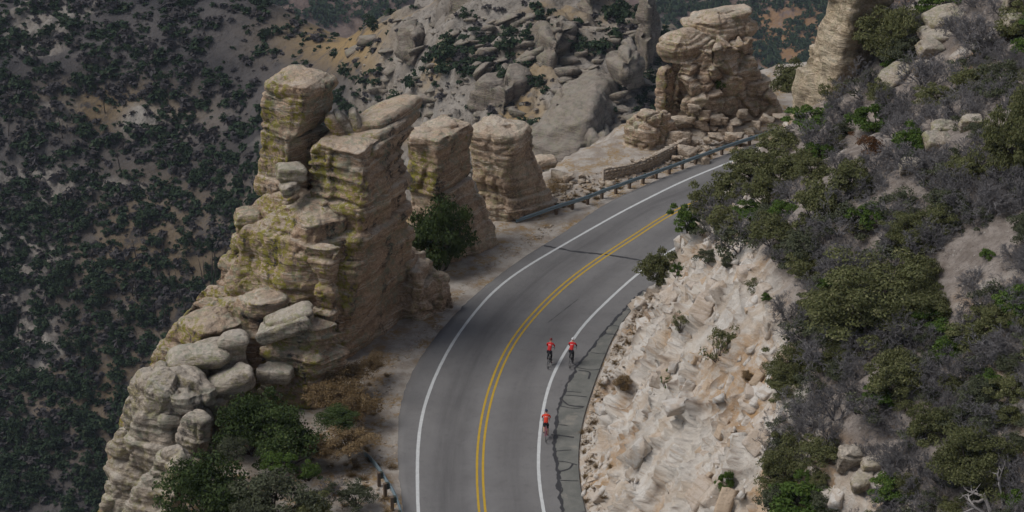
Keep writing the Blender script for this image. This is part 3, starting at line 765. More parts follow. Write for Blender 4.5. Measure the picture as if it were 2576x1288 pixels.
# ---- the great hoodoo beside the bend
rt = MT['rock']; rg = MT['rock_grey']
H = thing('rock_formation', 'tall yellow-lichened layered rock fin beside the bend, crowned by a balanced block', 'rock formation', at(880, 900, 112))
block('rock_tower', H, rt, [(392,790,905,1008),(412,760,922,1022),(455,758,922,1034),(512,768,926,1040),(556,745,922,1034),(592,706,914,1040),(640,690,914,1043),(690,650,908,1046,(0,0,.8)),(760,620,892,1050,(0,0,2)),(830,600,880,1062,(0,0,3.2)),(880,590,872,1090,(0,0,4.2)),(930,585,868,1130,(0,0,5)),(1000,580,864,1150,(0,0,5))], 113.5, 109.5, 121.0, seed=1, r=0.13, low=0.40, strata=0.42, thick=0.95, groove=0.22, res=0.10, dome=0.1)
block('rock_shoulder', H, rt, [(578,668,775,885),(592,648,775,890),(622,606,768,892),(680,588,770,895),(740,560,760,890),(800,545,740,885),(870,520,720,880),(950,470,700,872),(1060,430,680,860),(1250,380,640,840)], 111.6, 108.6, 110.2, kd=1.0, seed=2, r=0.22, low=0.65, strata=0.22, thick=1.7, groove=0.16, res=0.10, dome=0.9)
block('balanced_block', H, rt, [(262,652,762,850),(285,644,764,853),(315,642,762,850),(342,645,748,838),(358,662,728,800)], 115.5, 112.0, 118.0, seed=3, r=0.16, low=0.35, strata=0.22, thick=1.1, groove=0.12, res=0.09, dome=0.05, bot=0.3)
block('cap_rock', H, rt, [(228,668,766,836),(238,655,774,852),(252,652,776,856),(263,664,764,848)], 115.6, 111.8, 118.2, seed=4, r=0.2, low=0.22, strata=0.12, thick=0.5, groove=0.10, res=0.09, dome=0.35, bot=0.1)
block('leaning_pillar', H, rt, [(352,648,735,830),(395,642,730,830),(440,636,715,830),(480,632,700,820),(512,640,690,800)], 115.3, 112.4, 117.0, seed=5, r=0.18, low=0.4, strata=0.22, thick=1.2, groove=0.12, res=0.09, bot=0.4)
slab('flake', H, rg, at(752, 196, 115.5), 1.3, 0.8, 0.14, 0.2, seed=6)
slab('flake', H, rg, at(733, 436, 111.6), 0.95, 0.8, 0.50, 0.1, 0, 0.02, seed=7)
slab('flake', H, rg, at(727, 474, 111.0), 0.65, 0.6, 0.38, 0.3, 0, -0.3, seed=8)
for i, (x, y, a_, b_, h_2, ty) in enumerate([(846,320,1.05,0.9,0.30,1.0), (866,312,1.05,0.9,0.30,0.92), (898,310,0.95,0.9,0.28,1.25)]):
    slab('leaning_slab', H, rg if i else rt, at(x, y, 113.2 + 0.3 * i), a_, b_, h_2, 0.15, 0.0, ty, seed=20 + i)
slab('tilted_slab', H, rt, at(966, 290, 115.5), 1.5, 2.9, 0.40, -0.50, 0.0, -0.22, seed=30, thick=0.3, strata=0.12)
slab('tilted_slab', H, rt, at(962, 322, 114.6), 1.45, 2.9, 0.45, -0.50, 0.0, -0.16, seed=31, thick=0.3, strata=0.14)
slab('tilted_slab', H, rt, at(950, 355, 113.6), 1.35, 2.6, 0.42, -0.50, 0.0, -0.10, seed=32, thick=0.3, strata=0.14)
block('rock_shoulder', H, rt, [(508,672,722,790),(530,640,716,805),(556,606,704,805),(600,588,694,800),(650,582,684,800),(720,556,664,800),(800,540,650,800)], 113.2, 111.3, 112.6, kd=1.0, seed=44, r=0.2, low=0.45, strata=0.25, thick=1.2, groove=0.16, res=0.10, dome=0.3)
# knob and left ledges
slab('ledge_rock', H, rt, at(622, 553, 112.5), 0.8, 0.9, 0.55, 0.2, seed=33)
block('ledge_rock', H, rt, [(640,585,640,720),(680,545,620,720),(730,530,600,720),(775,535,590,720),(900,500,560,720)], 115.0, 111.8, 113.5, seed=34, low=0.5, res=0.1, r=0.25)
block('ledge_rock', H, rt, [(748,490,560,600),(775,478,570,600),(800,500,560,600)], 112.5, 111.0, 113.0, seed=35, low=0.35, res=0.08, r=0.3, dome=0.4)
block('ledge_rock', H, rt, [(790,470,560,720),(830,430,560,740),(870,396,540,760),(910,400,520,760),(1010,380,500,760),(1200,330,470,760)], 112.0, 109.0, 111.5, seed=36, low=0.7, strata=0.35, thick=1.1, groove=0.2, res=0.1, r=0.25, dome=0.5)
block('ledge_rock', H, rt, [(770,590,640,720),(830,545,630,730),(900,540,620,740),(1000,530,620,740)], 110.5, 107.2, 108.8, seed=37, low=0.5, res=0.1, r=0.28, dome=0.4)
block('ledge_rock', H, rt, [(845,450,510,620),(872,408,490,620),(920,376,480,620),(980,346,470,620),(1040,318,455,620),(1150,285,440,620)], 107.6, 105.2, 106.8, kd=1.0, seed=45, low=0.6, strata=0.32, thick=0.9, groove=0.2, res=0.1, r=0.22, dome=0.4)
# the slim pinnacle with a cairn on it
block('pinnacle', H, rt, [(632,760,822,866),(645,752,826,872),(665,775,826,862),(700,790,832,856),(735,800,838,852),(768,785,838,868),(800,780,838,866),(830,792,840,866),(900,770,836,872),(980,750,836,880)], 106.6, 105.4, 106.6, seed=38, low=0.3, strata=0.4, thick=0.8, groove=0.2, res=0.07, r=0.25, dome=0.1)
# the block with the pale stacked slabs in front
block('ledge_rock', H, rt, [(838,665,790,862),(860,650,800,866),(900,650,800,868),(940,660,790,872),(985,640,770,880),(1060,640,760,890)], 105.8, 103.6, 106.4, seed=39, low=0.4, strata=0.45, thick=0.7, groove=0.2, res=0.09, r=0.2, dome=0.3)
slab('pale_slab', H, rg, at(712, 822, 104.4), 1.75, 1.0, 0.42, 0.0, 0.0, -0.32, seed=40, thick=0.25, strata=0.14)
slab('pale_slab', H, rg, at(728, 800, 104.8), 1.55, 0.95, 0.42, 0.05, 0.0, -0.34, seed=41, thick=0.25, strata=0.14)
slab('pale_slab', H, rg, at(690, 940, 103.6), 1.1, 0.8, 0.42, 0.0, 0.0, 0.05, seed=42, thick=0.2, strata=0.14)
# talus foot towards the road
block('rock_foot', H, MT['rock_tan'], [(690,960,1040,1090),(730,940,1060,1130),(770,930,1060,1150),(830,920,1050,1160)], 119.0, 115.0, 119.5, seed=43, low=0.5, res=0.1, r=0.25, dome=0.8, crack=0.2, cscale=0.5, chunk=0.3)

# cairn
CA = thing('cairn', 'tiny stack of flat grey stones balanced on the slim pinnacle', 'cairn', at(829, 638, 106.2))
for i, (y, a_) in enumerate([(638, 0.34), (632, 0.30), (626, 0.31), (620, 0.24)]):
    slab('stone', CA, rg, at(829 + (i % 2) * 3, y, 106.2), a_, a_ * 0.8, 0.07, i, seed=50 + i, res=0.04)

# ---- the lower pancake rocks at the canyon edge
L2 = thing('rock_formation', 'low grey pancake-shaped rocks at the canyon edge, left of the dark bushes', 'rock formation', at(450, 1250, 100))
block('rock_mass', L2, rg, [(900,470,560,635),(925,430,570,638),(965,380,560,640),(1000,345,540,640),(1030,380,530,640),(1080,420,540,650)], 106.5, 102.6, 105.0, seed=60, low=0.45, strata=0.40, thick=0.55, groove=0.16, res=0.08, r=0.28, dome=0.4)
slab('pancake_rock', L2, rg, at(505, 896, 103.2), 1.95, 1.2, 0.55, 0.0, 0.0, -0.12, seed=61, round_=True, thick=0.34, strata=0.14, groove=0.08, low=0.25)
slab('pancake_rock', L2, rg, at(588, 856, 103.6), 0.98, 0.8, 0.40, 0.1, 0.0, -0.06, seed=62, round_=True, thick=0.26, strata=0.10, groove=0.06)
slab('pancake_rock', L2, rg, at(578, 965, 102.0), 1.7, 1.0, 0.62, 0.2, 0.0, -0.38, seed=63, thick=0.3, strata=0.10)
block('rock_mass', L2, rg, [(1010,330,440,560),(1060,295,450,570),(1110,275,450,560),(1170,265,440,545),(1240,255,430,530),(1330,235,420,520),(1500,180,400,500)], 104.0, 98.5, 101.5, seed=64, low=0.8, strata=0.40, thick=0.9, groove=0.2, res=0.09, r=0.28, dome=0.7, crack=0.15, cscale=0.3, chunk=0.3)
slab('round_boulder', L2, rg, at(428, 1056, 99.6), 0.80, 0.65, 0.45, 0.1, 0, 0.05, seed=65, round_=True, strata=0.03)
block('rock_mass', L2, rg, [(1070,450,500,540),(1095,438,505,540),(1140,432,500,538),(1190,436,490,520),(1260,430,480,510)], 99.6, 97.6, 99.0, seed=66, low=0.35, strata=0.2, thick=0.6, res=0.07, r=0.3, dome=0.5)
block('rock_mass', L2, rg, [(1015,522,548,580),(1045,520,548,580),(1075,530,550,575),(1110,528,548,572),(1180,520,545,575)], 101.5, 100.6, 101.5, seed=67, low=0.3, strata=0.15, res=0.07, r=0.3, dome=0.3)
block('rock_mass', L2, rg, [(1185,400,450,500),(1210,380,450,505),(1260,330,430,480),(1340,290,400,470),(1500,250,380,460)], 97.8, 94.5, 96.0, seed=68, low=0.6, strata=0.3, thick=0.6, res=0.08, r=0.3, dome=0.6)
block('rock_mass', L2, MT['rock'], [(1040,310,350,420),(1100,285,340,420),(1200,262,330,420),(1300,240,320,420),(1450,200,300,420)], 104.5, 101.5, 103.0, seed=69, low=0.6, strata=0.25, res=0.09, r=0.3, dome=0.6)

# ---- second and third rocks along the shoulder
R2 = thing('rock_formation', 'brown banded rock block with a pale cap, behind the dark oak', 'rock formation', at(1150, 640, 126))
block('rock_block', R2, MT['rock'], [(358,1020,1098,1188),(375,1016,1102,1196),(420,1018,1102,1192),(470,1018,1100,1188),(498,1020,1100,1180)], 127.5, 124.0, 131.5, seed=70, r=0.12, low=0.25, strata=0.16, thick=1.0, groove=0.10, res=0.10, dome=0.15)
block('rock_base', R2, MT['rock_tan'], [(496,1022,1110,1195),(540,1018,1120,1222),(590,1015,1130,1240),(630,1010,1135,1256),(680,1005,1135,1268),(760,1000,1130,1275)], 127.5, 124.0, 131.0, seed=71, r=0.18, low=0.3, strata=0.16, thick=0.9, groove=0.10, res=0.10, dome=0.2)
slab('cap_rock', R2, MT['rock_tan'], at(1072, 345, 125.8), 1.35, 1.3, 0.34, 0.0, 0.0, 0.0, seed=72)
slab('cap_rock', R2, MT['rock_tan'], at(1105, 322, 127.3), 1.25, 1.1, 0.36, 0.2, 0.0, -0.15, seed=73)
slab('cap_rock', R2, MT['rock'], at(1135, 338, 128.0), 1.2, 1.3, 0.40, 0.2, 0.0, -0.12, seed=74)
R3 = thing('rock_formation', 'stubby tan rock dome with ledges near the end of the guardrail', 'rock formation', at(1290, 545, 133))
block('rock_dome', R3, MT['rock_tan'], [(348,1172,1272,1338),(366,1154,1285,1352),(392,1162,1285,1350),(412,1168,1280,1350),(432,1166,1275,1362),(455,1168,1272,1372),(480,1172,1276,1384),(520,1172,1282,1400),(560,1168,1288,1412),(620,1165,1292,1420)], 134.5, 130.8, 136.5, seed=75, r=0.26, low=0.35, strata=0.30, thick=0.85, groove=0.15, res=0.09, dome=0.45)
slab('pale_boulder', R3, MT['rock_tan'], at(1372, 408, 139.5), 0.9, 0.7, 0.38, 0.2, seed=76)

# ---- the fractured hoodoo at the top of the road
R4 = thing('rock_formation', 'fractured cream hoodoo with a big capstone, above the rubble beyond the guardrail', 'rock formation', at(1800, 330, 153))
rtan = MT['rock_tan']
block('capstone', R4, rtan, [(66,1716,1800,1905),(76,1702,1810,1922),(92,1700,1815,1924),(108,1722,1810,1908),(124,1765,1820,1890)], 153.5, 150.5, 155.0, seed=80, r=0.28, low=0.3, strata=0.45, thick=0.5, groove=0.16, res=0.09, dome=0.9, tilt=(0.12, 0))
block('shelf_slab', R4, rtan, [(110,1668,1715,1785),(126,1650,1720,1800),(146,1648,1722,1796),(166,1662,1730,1770)], 152.0, 149.0, 152.5, seed=81, r=0.25, low=0.25, strata=0.3, thick=0.45, groove=0.14, res=0.08, dome=0.75, tilt=(-0.15, 0))
block('rock_body', R4, rtan, [(130,1720,1800,1900),(165,1672,1800,1905),(200,1662,1790,1925),(235,1664,1780,1940),(270,1660,1775,1960),(305,1652,1770,1980),(345,1640,1770,1992),(400,1620,1765,1998)], 152.5, 148.5, 155.0, seed=82, r=0.2, low=0.5, strata=0.35, thick=0.8, groove=0.18, res=0.09, dome=0.3, crack=0.35, cscale=0.62, chunk=0.65)
block('rock_spur', R4, MT['rock'], [(182,1655,1672,1700),(215,1650,1672,1700),(260,1648,1670,1700),(320,1640,1665,1700),(400,1630,1660,1700)], 151.0, 149.5, 151.5, seed=83, r=0.25, low=0.3, res=0.1)
block('rock_toe', R4, rtan, [(300,1580,1625,1690),(325,1572,1630,1700),(360,1568,1630,1720),(400,1562,1628,1730),(460,1560,1620,1730)], 148.0, 145.0, 148.5, seed=84, r=0.22, low=0.4, strata=0.3, res=0.09, crack=0.2, cscale=0.5, chunk=0.3, dome=0.3)
for i_, (x, y, a_, tyv) in enumerate([(1800, 42, 2.3, -0.05), (1842, 32, 1.6, -0.1), (1764, 56, 1.8, 0.0), (1706, 96, 1.5, -0.2)]):
    slab('flake', R4, rtan, at(x, y, 153.0 - 1.2 * (i_ == 3)), a_, 1.3, 0.26, 0.1 * i_, 0.0, tyv, seed=86 + i_, thick=0.16)
slab('shelf_slab', R4, MT['rock_grey'], at(1622, 312, 146.5), 1.2, 1.0, 0.42, 0.1, 0, 0.05, seed=85)

# ---- angular blocks standing out of the white cut
cbm = []
for k in range(7):
    g_ = np.random.RandomState(700 + k); c8 = np.array([(x, y, z) for x in (-.5, .5) for y in (-.5, .5) for z in (-.5, .5)]) * g_.uniform(0.72, 1.05, (8, 3))
    c8 = np.r_[c8, g_.uniform(-.62, .62, (4, 3))]
    V, F = hull(c8, 0.22, 0.05, 0.035, 2.2, k); o = mk('rock_block', V, F, MT['cutrock'], smooth=False); cbm.append(o.data); bpy.data.objects.remove(o)
cg = np.random.RandomState(33); HVn = vnormals(HV.reshape(-1, 3), HF).reshape(HV.shape); nblk = 0
while nblk < 285:
    i = cg.randint(8, HV.shape[0] - 8); j = cg.randint(6, 128)
    Yh = HV[i, j, 1]
    if not (76 < Yh < 123) or over[i, j] > 0.1 or tt[i, j] < 0.03: continue
    if fbm(HV[i, j][None] * 0.16 + 77, 2)[0] < -0.12 + cg.uniform(-.1, .1): continue
    n_ = HVn[i, j]; n_ = n_ if n_[2] > 0 else -n_
    ax = unit(HV[i + 4, j] - HV[i - 4, j]); ax = unit(ax - n_ * ax.dot(n_)); ay = np.cross(n_, ax)
    m = Matrix(np.stack([ax, ay, n_], 1).tolist()).to_4x4() @ Matrix.Rotation(cg.uniform(-.35, .35), 4, 'Z') @ Matrix.Rotation(cg.uniform(-.3, .3), 4, 'X') @ Matrix.Rotation(cg.uniform(-.3, .3), 4, 'Y')
    s_ = 0.30 + 0.34 * cg.gamma(1.6); s_ = min(s_, 1.25)
    o = bpy.data.objects.new('rock_block', cbm[nblk % 7]); col.objects.link(o); o.parent = hill
    o.matrix_local = Matrix.Translation(Vector(HV[i, j] - n_ * 0.27 * s_)) @ m @ Matrix.Diagonal((s_ * cg.uniform(.7, 1.2), s_ * cg.uniform(0.9, 1.6), s_ * cg.uniform(.5, .8), 1))
    nblk += 1

chip = [hull(np.random.RandomState(720 + k).uniform(-.5, .5, (9, 3)), 3.0, 0.0, 0.0) for k in range(6)]; chips = []
for q_ in range(1100):
    i = cg.randint(8, HV.shape[0] - 8); j = cg.randint(2, 128)
    if not (76 < HV[i, j, 1] < 124) or over[i, j] > 0.4: continue
    n_ = HVn[i, j]; n_ = n_ if n_[2] > 0 else -n_
    ax = unit(HV[i + 4, j] - HV[i - 4, j]); ax = unit(ax - n_ * ax.dot(n_)); ay = np.cross(n_, ax); s_ = 0.14 + 0.16 * cg.gamma(1.5); a = cg.uniform(-.6, .6)
    A2 = ax * math.cos(a) + ay * math.sin(a); B2 = ay * math.cos(a) - ax * math.sin(a); V, F = chip[q_ % 6]
    chips.append((HV[i, j] - n_ * 0.05 + s_ * (V[:, :1] * A2 * 0.8 + V[:, 1:2] * B2 * 1.5 + V[:, 2:] * n_ * 0.7), F))
V, F = merge(chips); o = mk('rock_chips', V, F, MT['cutrock'], hill, smooth=False); o['kind'] = 'stuff'

# ---- rubble below it: every boulder its own
bproto = []
for k in range(5):
    V, F = hull(boulder_pts(90 + k), 0.16, 0.08, 0.05, 2.0, k)
    o = mk('boulder', V, F, MT['boulder']); bproto.append(o)
rr = random.Random(4)
pile = [(1745,270,34,'pale angular block on top of the rubble heap below the fractured hoodoo'),(1665,335,64,'large flat-topped tan boulder at the front of the rubble heap'),(1712,308,50,'rounded cream boulder leaning on the flat-topped one in the rubble heap'),
        (1590,402,10,None),(1770,285,30,None),(1798,300,34,None),(1765,310,34,None),(1790,322,26,None),(1752,335,44,None),(1710,345,50,None),(1725,375,46,'cracked cream boulder at the upper end of the stone wall'),(1768,388,30,None),(1748,360,26,None),(1800,345,30,None),
        (1815,330,28,None),(1780,352,22,None),(1835,318,30,None),(1845,345,40,None),(1850,310,26,None),(1770,402,30,'pale squat boulder between stone wall and guardrail'),(1815,365,18,None),(1885,330,28,None),(1690,365,40,None),(1655,365,50,None),(1740,300,30,None),
        (1865,285,30,None),(1905,310,26,None),(1930,300,30,None),(1960,295,26,None),(1725,330,22,None),(1785,370,16,None),(1757,374,18,None),(1700,395,20,None),(1735,402,14,None),(1548,424,10,None),(1405,437,40,'smooth cream boulder on the drop edge beside the stubby rock dome'),(1462,441,20,None),(1430,446,26,None),(1700,325,26,None),(1820,300,24,None)]
PM = [(1745,270,'the pale top block of the heap'),(1665,335,'the large flat-topped boulder'),(1725,375,'the wall\'s upper end'),(1770,402,'the squat boulder by the guardrail'),(1405,437,'the smooth drop-edge boulder'),(1930,300,'the hoodoo\'s right foot'),(1845,345,'the heap\'s right end'),(1620,320,'the hoodoo\'s low toe')]
for i, (x, y, w, lb) in enumerate(pile):
    zc = 0.0
    Yb = 146.0 if y > 340 else 148.5
    if x < 1560: Yb = gp(x, y + w * 0.3)[1]
    p = at(x, y, Yb) if y < 372 else gp(x, y + w * 0.25) + [0, 0, 0.15 * w / 30]
    s = w / FPX * depth_of(p[1], p[2]) 
    c = bproto[i % 5].copy(); col.objects.link(c); c.location = p
    s *= 1.15; c.scale = (s * rr.uniform(.95, 1.15), s * rr.uniform(.8, 1.0), s * rr.uniform(.8, 1.05)); c.rotation_euler = (rr.uniform(-.25, .25), rr.uniform(-.25, .25), rr.uniform(-.7, .7))
    tag(c, lb or near_label('tan rubble boulder', x, y, PM), 'boulder', 'boulders of the rubble heap')

# ------------------------------------------------------------------ plants: prototypes
def quads(C, U, W):
    """leaf quads: centres C, half vectors U and W"""
    V = np.stack([C - U, C + W * 0.55 - U * 0.1, C + U, C - W * 0.55 - U * 0.1], 1).reshape(-1, 3)
    return V, np.arange(len(V)).reshape(-1, 4)
def tube(path, rad, k=4):
    path = np.array(path, float); n = len(path); T = unit(np.gradient(path, axis=0))
    A = unit(np.cross(T, np.where(np.abs(T[:, 2:3]) > 0.9, [[1.0, 0, 0]], [[0, 0, 1.0]]))); B = np.cross(T, A)
    th = np.linspace(0, 2 * np.pi, k, endpoint=False)
    V = path[:, None] + (np.cos(th)[None, :, None] * A[:, None] + np.sin(th)[None, :, None] * B[:, None]) * np.asarray(rad)[:, None, None]
    return V.reshape(-1, 3), gridfaces(n, k, wrap=True)
def leafy(seed, n=3000, rz=0.75, nclump=26, leaf=0.07, base=0.08, spread=0.30, flat=1.0, cone=0.0):
    g = np.random.RandomState(seed)
    d = unit(g.normal(size=(nclump * 3, 3))); d = d[d[:, 2] > -0.7][:nclump]
    rad = g.uniform(0.38, 0.85, (len(d), 1)) * (1 + 0.18 * g.randn(len(d), 1))
    cc = d * rad * [1, 1, rz] + [0, 0, base + rz * 0.5]
    if cone: cc[:, :2] *= np.clip(1.15 - cone * (cc[:, 2:3] / (base + 1.4 * rz)), 0.06, 1.2)
    cr = g.uniform(0.7, 1.3, len(d)) * spread
    k = g.randint(0, len(d), n)
    o = unit(g.normal(size=(n, 3))); o[:, 2] = np.abs(o[:, 2]) * 0.7 + o[:, 2] * 0.3
    C = cc[k] + o * (cr[k] * g.uniform(0.35, 1.05, n) ** 0.6)[:, None] * [1, 1, 0.8 * flat]
    nrm = unit(o + 0.8 * g.normal(size=(n, 3)) + [0, 0, 0.4])
    U = unit(np.cross(nrm, g.normal(size=(n, 3)))); W = np.cross(nrm, U)
    s = leaf * g.uniform(0.6, 1.35, n)[:, None]
    V, F = quads(C, U * s, W * s)
    return V, F, cc
def stems(seed, cc, r=0.035, n=9):
    g = np.random.RandomState(seed); parts = []
    for c in cc[:n]:
        b = np.array([*(g.randn(2) * 0.06), -0.12]); m = b * 0.5 + c * 0.5 + g.randn(3) * 0.10
        t = np.linspace(0, 1, 6)[:, None]; path = (1 - t) ** 2 * b + 2 * t * (1 - t) * m + t * t * c
        parts.append(tube(path, np.linspace(r, r * 0.25, 6)))
    return merge(parts)
def twiggy(seed, depth=4, n0=7, r=0.024, spread=0.7, h=0.55, k=3, kids=(3, 4)):
    g = np.random.RandomState(seed); parts = []
    def grow(p, d, L, rad, lv):
        m = p + d * L * 0.5 + g.randn(3) * L * 0.10; e = p + d * L + g.randn(3) * L * 0.14
        parts.append(tube([p, m, e], [rad, rad * 0.8, rad * 0.55], k))
        if lv == 0: return
        for _ in range(g.randint(kids[0], kids[1] + 1)):
            t = g.uniform(0.4, 1.0); q = m * (1 - t) + e * t
            nd = unit(d + g.randn(3) * 0.55 + [0, 0, 0.12]); grow(q, nd, L * g.uniform(0.5, 0.75), max(rad * 0.58, 0.0065), lv - 1)
    for i in range(n0):
        a = g.uniform(0, 6.28); d = unit(np.array([math.cos(a) * spread, math.sin(a) * spread, g.uniform(0.4, 1.0)]))
        grow(np.array([0, 0, -0.05]), d, h * g.uniform(0.7, 1.1), r * g.uniform(0.7, 1.2), depth)
    return merge(parts)
def grassy(seed, n=420, h=0.9, w=0.012, lean=0.6):
    g = np.random.RandomState(seed)
    a = g.uniform(0, 6.28, n); r0 = g.uniform(0, 0.35, n); b = np.stack([np.cos(a) * r0, np.sin(a) * r0, np.full(n, -0.03)], 1)
    d = np.stack([np.cos(a) * lean * g.uniform(0.1, 1.1, n), np.sin(a) * lean * g.uniform(0.1, 1.1, n), g.uniform(0.6, 1.0, n)], 1) + 0.25 * g.randn(n, 3)
    L = h * g.uniform(0.5, 1.05, n)[:, None]
    t1 = b + d * L * 0.55; t2 = b + d * L + np.stack([np.cos(a), np.sin(a), -0.6 + 0 * a], 1) * 0.12
    s = np.stack([-np.sin(a), np.cos(a), 0 * a], 1) * w
    V = np.stack([b - s, b + s, t1 + s * 0.9, t1 - s * 0.9, t2 + s * 0.4, t2 - s * 0.4], 1).reshape(-1, 3)
    i = np.arange(n)[:, None] * 6
    return V, np.concatenate([i + [0, 1, 2, 3], i + [3, 2, 4, 5]])
PR = {}
def proto(kind, name, cat, build):
    r = local_thing(name, 'prototype', cat); build(r); PR.setdefault(kind, []).append(r)
def leaf_proto(kind, name, mat, seeds, stem=MT['bark'], nst=9, sr=0.035, **k):
    for sd in seeds:
        def b(r, sd=sd):
            V, F, cc = leafy(sd, **k); mk('foliage', V, F, mat, r, smooth=False)
            V, F = stems(sd, cc, sr, nst); mk('stems', V, F, stem, r)
        proto(kind, name, 'shrub', b)
leaf_proto('olive', 'shrub', MT['leaf_olive'], (1, 2, 3), n=8000, nclump=46, leaf=0.040, rz=0.72, spread=0.25)
leaf_proto('oliveL', 'shrub', MT['leaf_olive'], (14, 15), n=22000, nclump=90, leaf=0.023, rz=0.72, spread=0.19, nst=16)
leaf_proto('dark', 'shrub', MT['leaf_dark'], (4, 5), n=10500, nclump=64, leaf=0.036, rz=0.85, spread=0.27)
leaf_proto('green', 'shrub', MT['leaf_green'], (6, 7, 8), n=4600, nclump=30, leaf=0.048, rz=0.65, spread=0.24)
leaf_proto('greyleaf', 'shrub', MT['leaf_grey'], (9, 10), n=6000, nclump=40, leaf=0.037, rz=0.70, spread=0.25)
leaf_proto('sparse', 'shrub', MT['leaf_olive'], (11, 12), n=1700, nclump=24, leaf=0.042, rz=0.75, spread=0.24, nst=18, sr=0.022)
leaf_proto('rust', 'shrub', MT['leaf_rust'], (13,), n=1500, nclump=20, leaf=0.05, rz=0.55, spread=0.26, nst=14, sr=0.02)
for sd in (21, 22, 23):
    def b(r, sd=sd):
        V, F = twiggy(sd, 4, 11, 0.024); mk('twigs', V, F, MT['twig'], r, smooth=False)
    proto('brush', 'bare_brush', 'dead shrub', b)
for sd in (31, 32):
    def b(r, sd=sd):
        V, F = twiggy(sd, 4, 8, 0.022); mk('twigs', V, F, MT['twig'], r, smooth=False)
        V, F, cc = leafy(sd, n=1500, nclump=16, leaf=0.042, rz=0.6, spread=0.22); mk('foliage', V, F, MT['leaf_grey'], r, smooth=False)
    proto('halfbare', 'half_bare_shrub', 'shrub', b)
for sd in (41,):
    def b(r, sd=sd):
        V, F = twiggy(sd, 3, 5, 0.05, 0.8, 0.6, 4, (2, 3)); mk('branches', V, F, MT['deadwood'], r)
    proto('snag', 'dead_shrub', 'dead shrub', b)
for sd in (51, 52, 53):
    def b(r, sd=sd):
        V, F, cc = leafy(sd, n=5200, nclump=44, leaf=0.034, rz=0.62, spread=0.26); mk('foliage', V, F, MT['dry'], r, smooth=False)
        V, F = grassy(sd, 420, 0.75, 0.008, 0.9); mk('stalks', V, F, MT['dry'], r, smooth=False)
    proto('dry', 'dry_brush', 'dry grass', b)
for sd in (54, 55):
    def b(r, sd=sd):
        V, F = grassy(sd, 220, 0.7, 0.02, 0.8); mk('stalks', V, F, MT['dry'], r, smooth=False)
    proto('tuft', 'grass_tuft', 'dry grass', b)
NAMES = {'olive': 'shrub', 'dark': 'shrub'}
prr = random.Random(11)
def plant(kind, p, rad, label, cat=None, group=None, vz=1.0, which=None):
    L = PR[kind]; r = L[prr.randrange(len(L)) if which is None else which % len(L)]
    return copy_tree(r, tuple(p), prr.uniform(0, 6.28), (rad * prr.uniform(.92, 1.08), rad * prr.uniform(.92, 1.08), rad * vz * prr.uniform(.92, 1.08)), label, cat or r['category'], group)
def plant_px(kind, px, py, w, h, label, tree=None, group=None, cat=None, Y=None, which=None):
    """plant whose crown is centred on the pixel, w x h pixels large, standing on the ground seen below it"""
    if Y is not None: p = at(px, py + 0.46 * h, Y)
    else: p = hit(px, min(py + 0.42 * h, 1500), tree)
    if p is None: return None
    d = depth_of(p[1], p[2]); rad = 0.5 * w / FPX * d / 0.90
    vz = (h / FPX * d / 0.95) / (1.45 * rad)
    return plant(kind, p - [0, 0, 0.05], rad, label, cat, group, max(0.5, min(2.2, vz)), which)

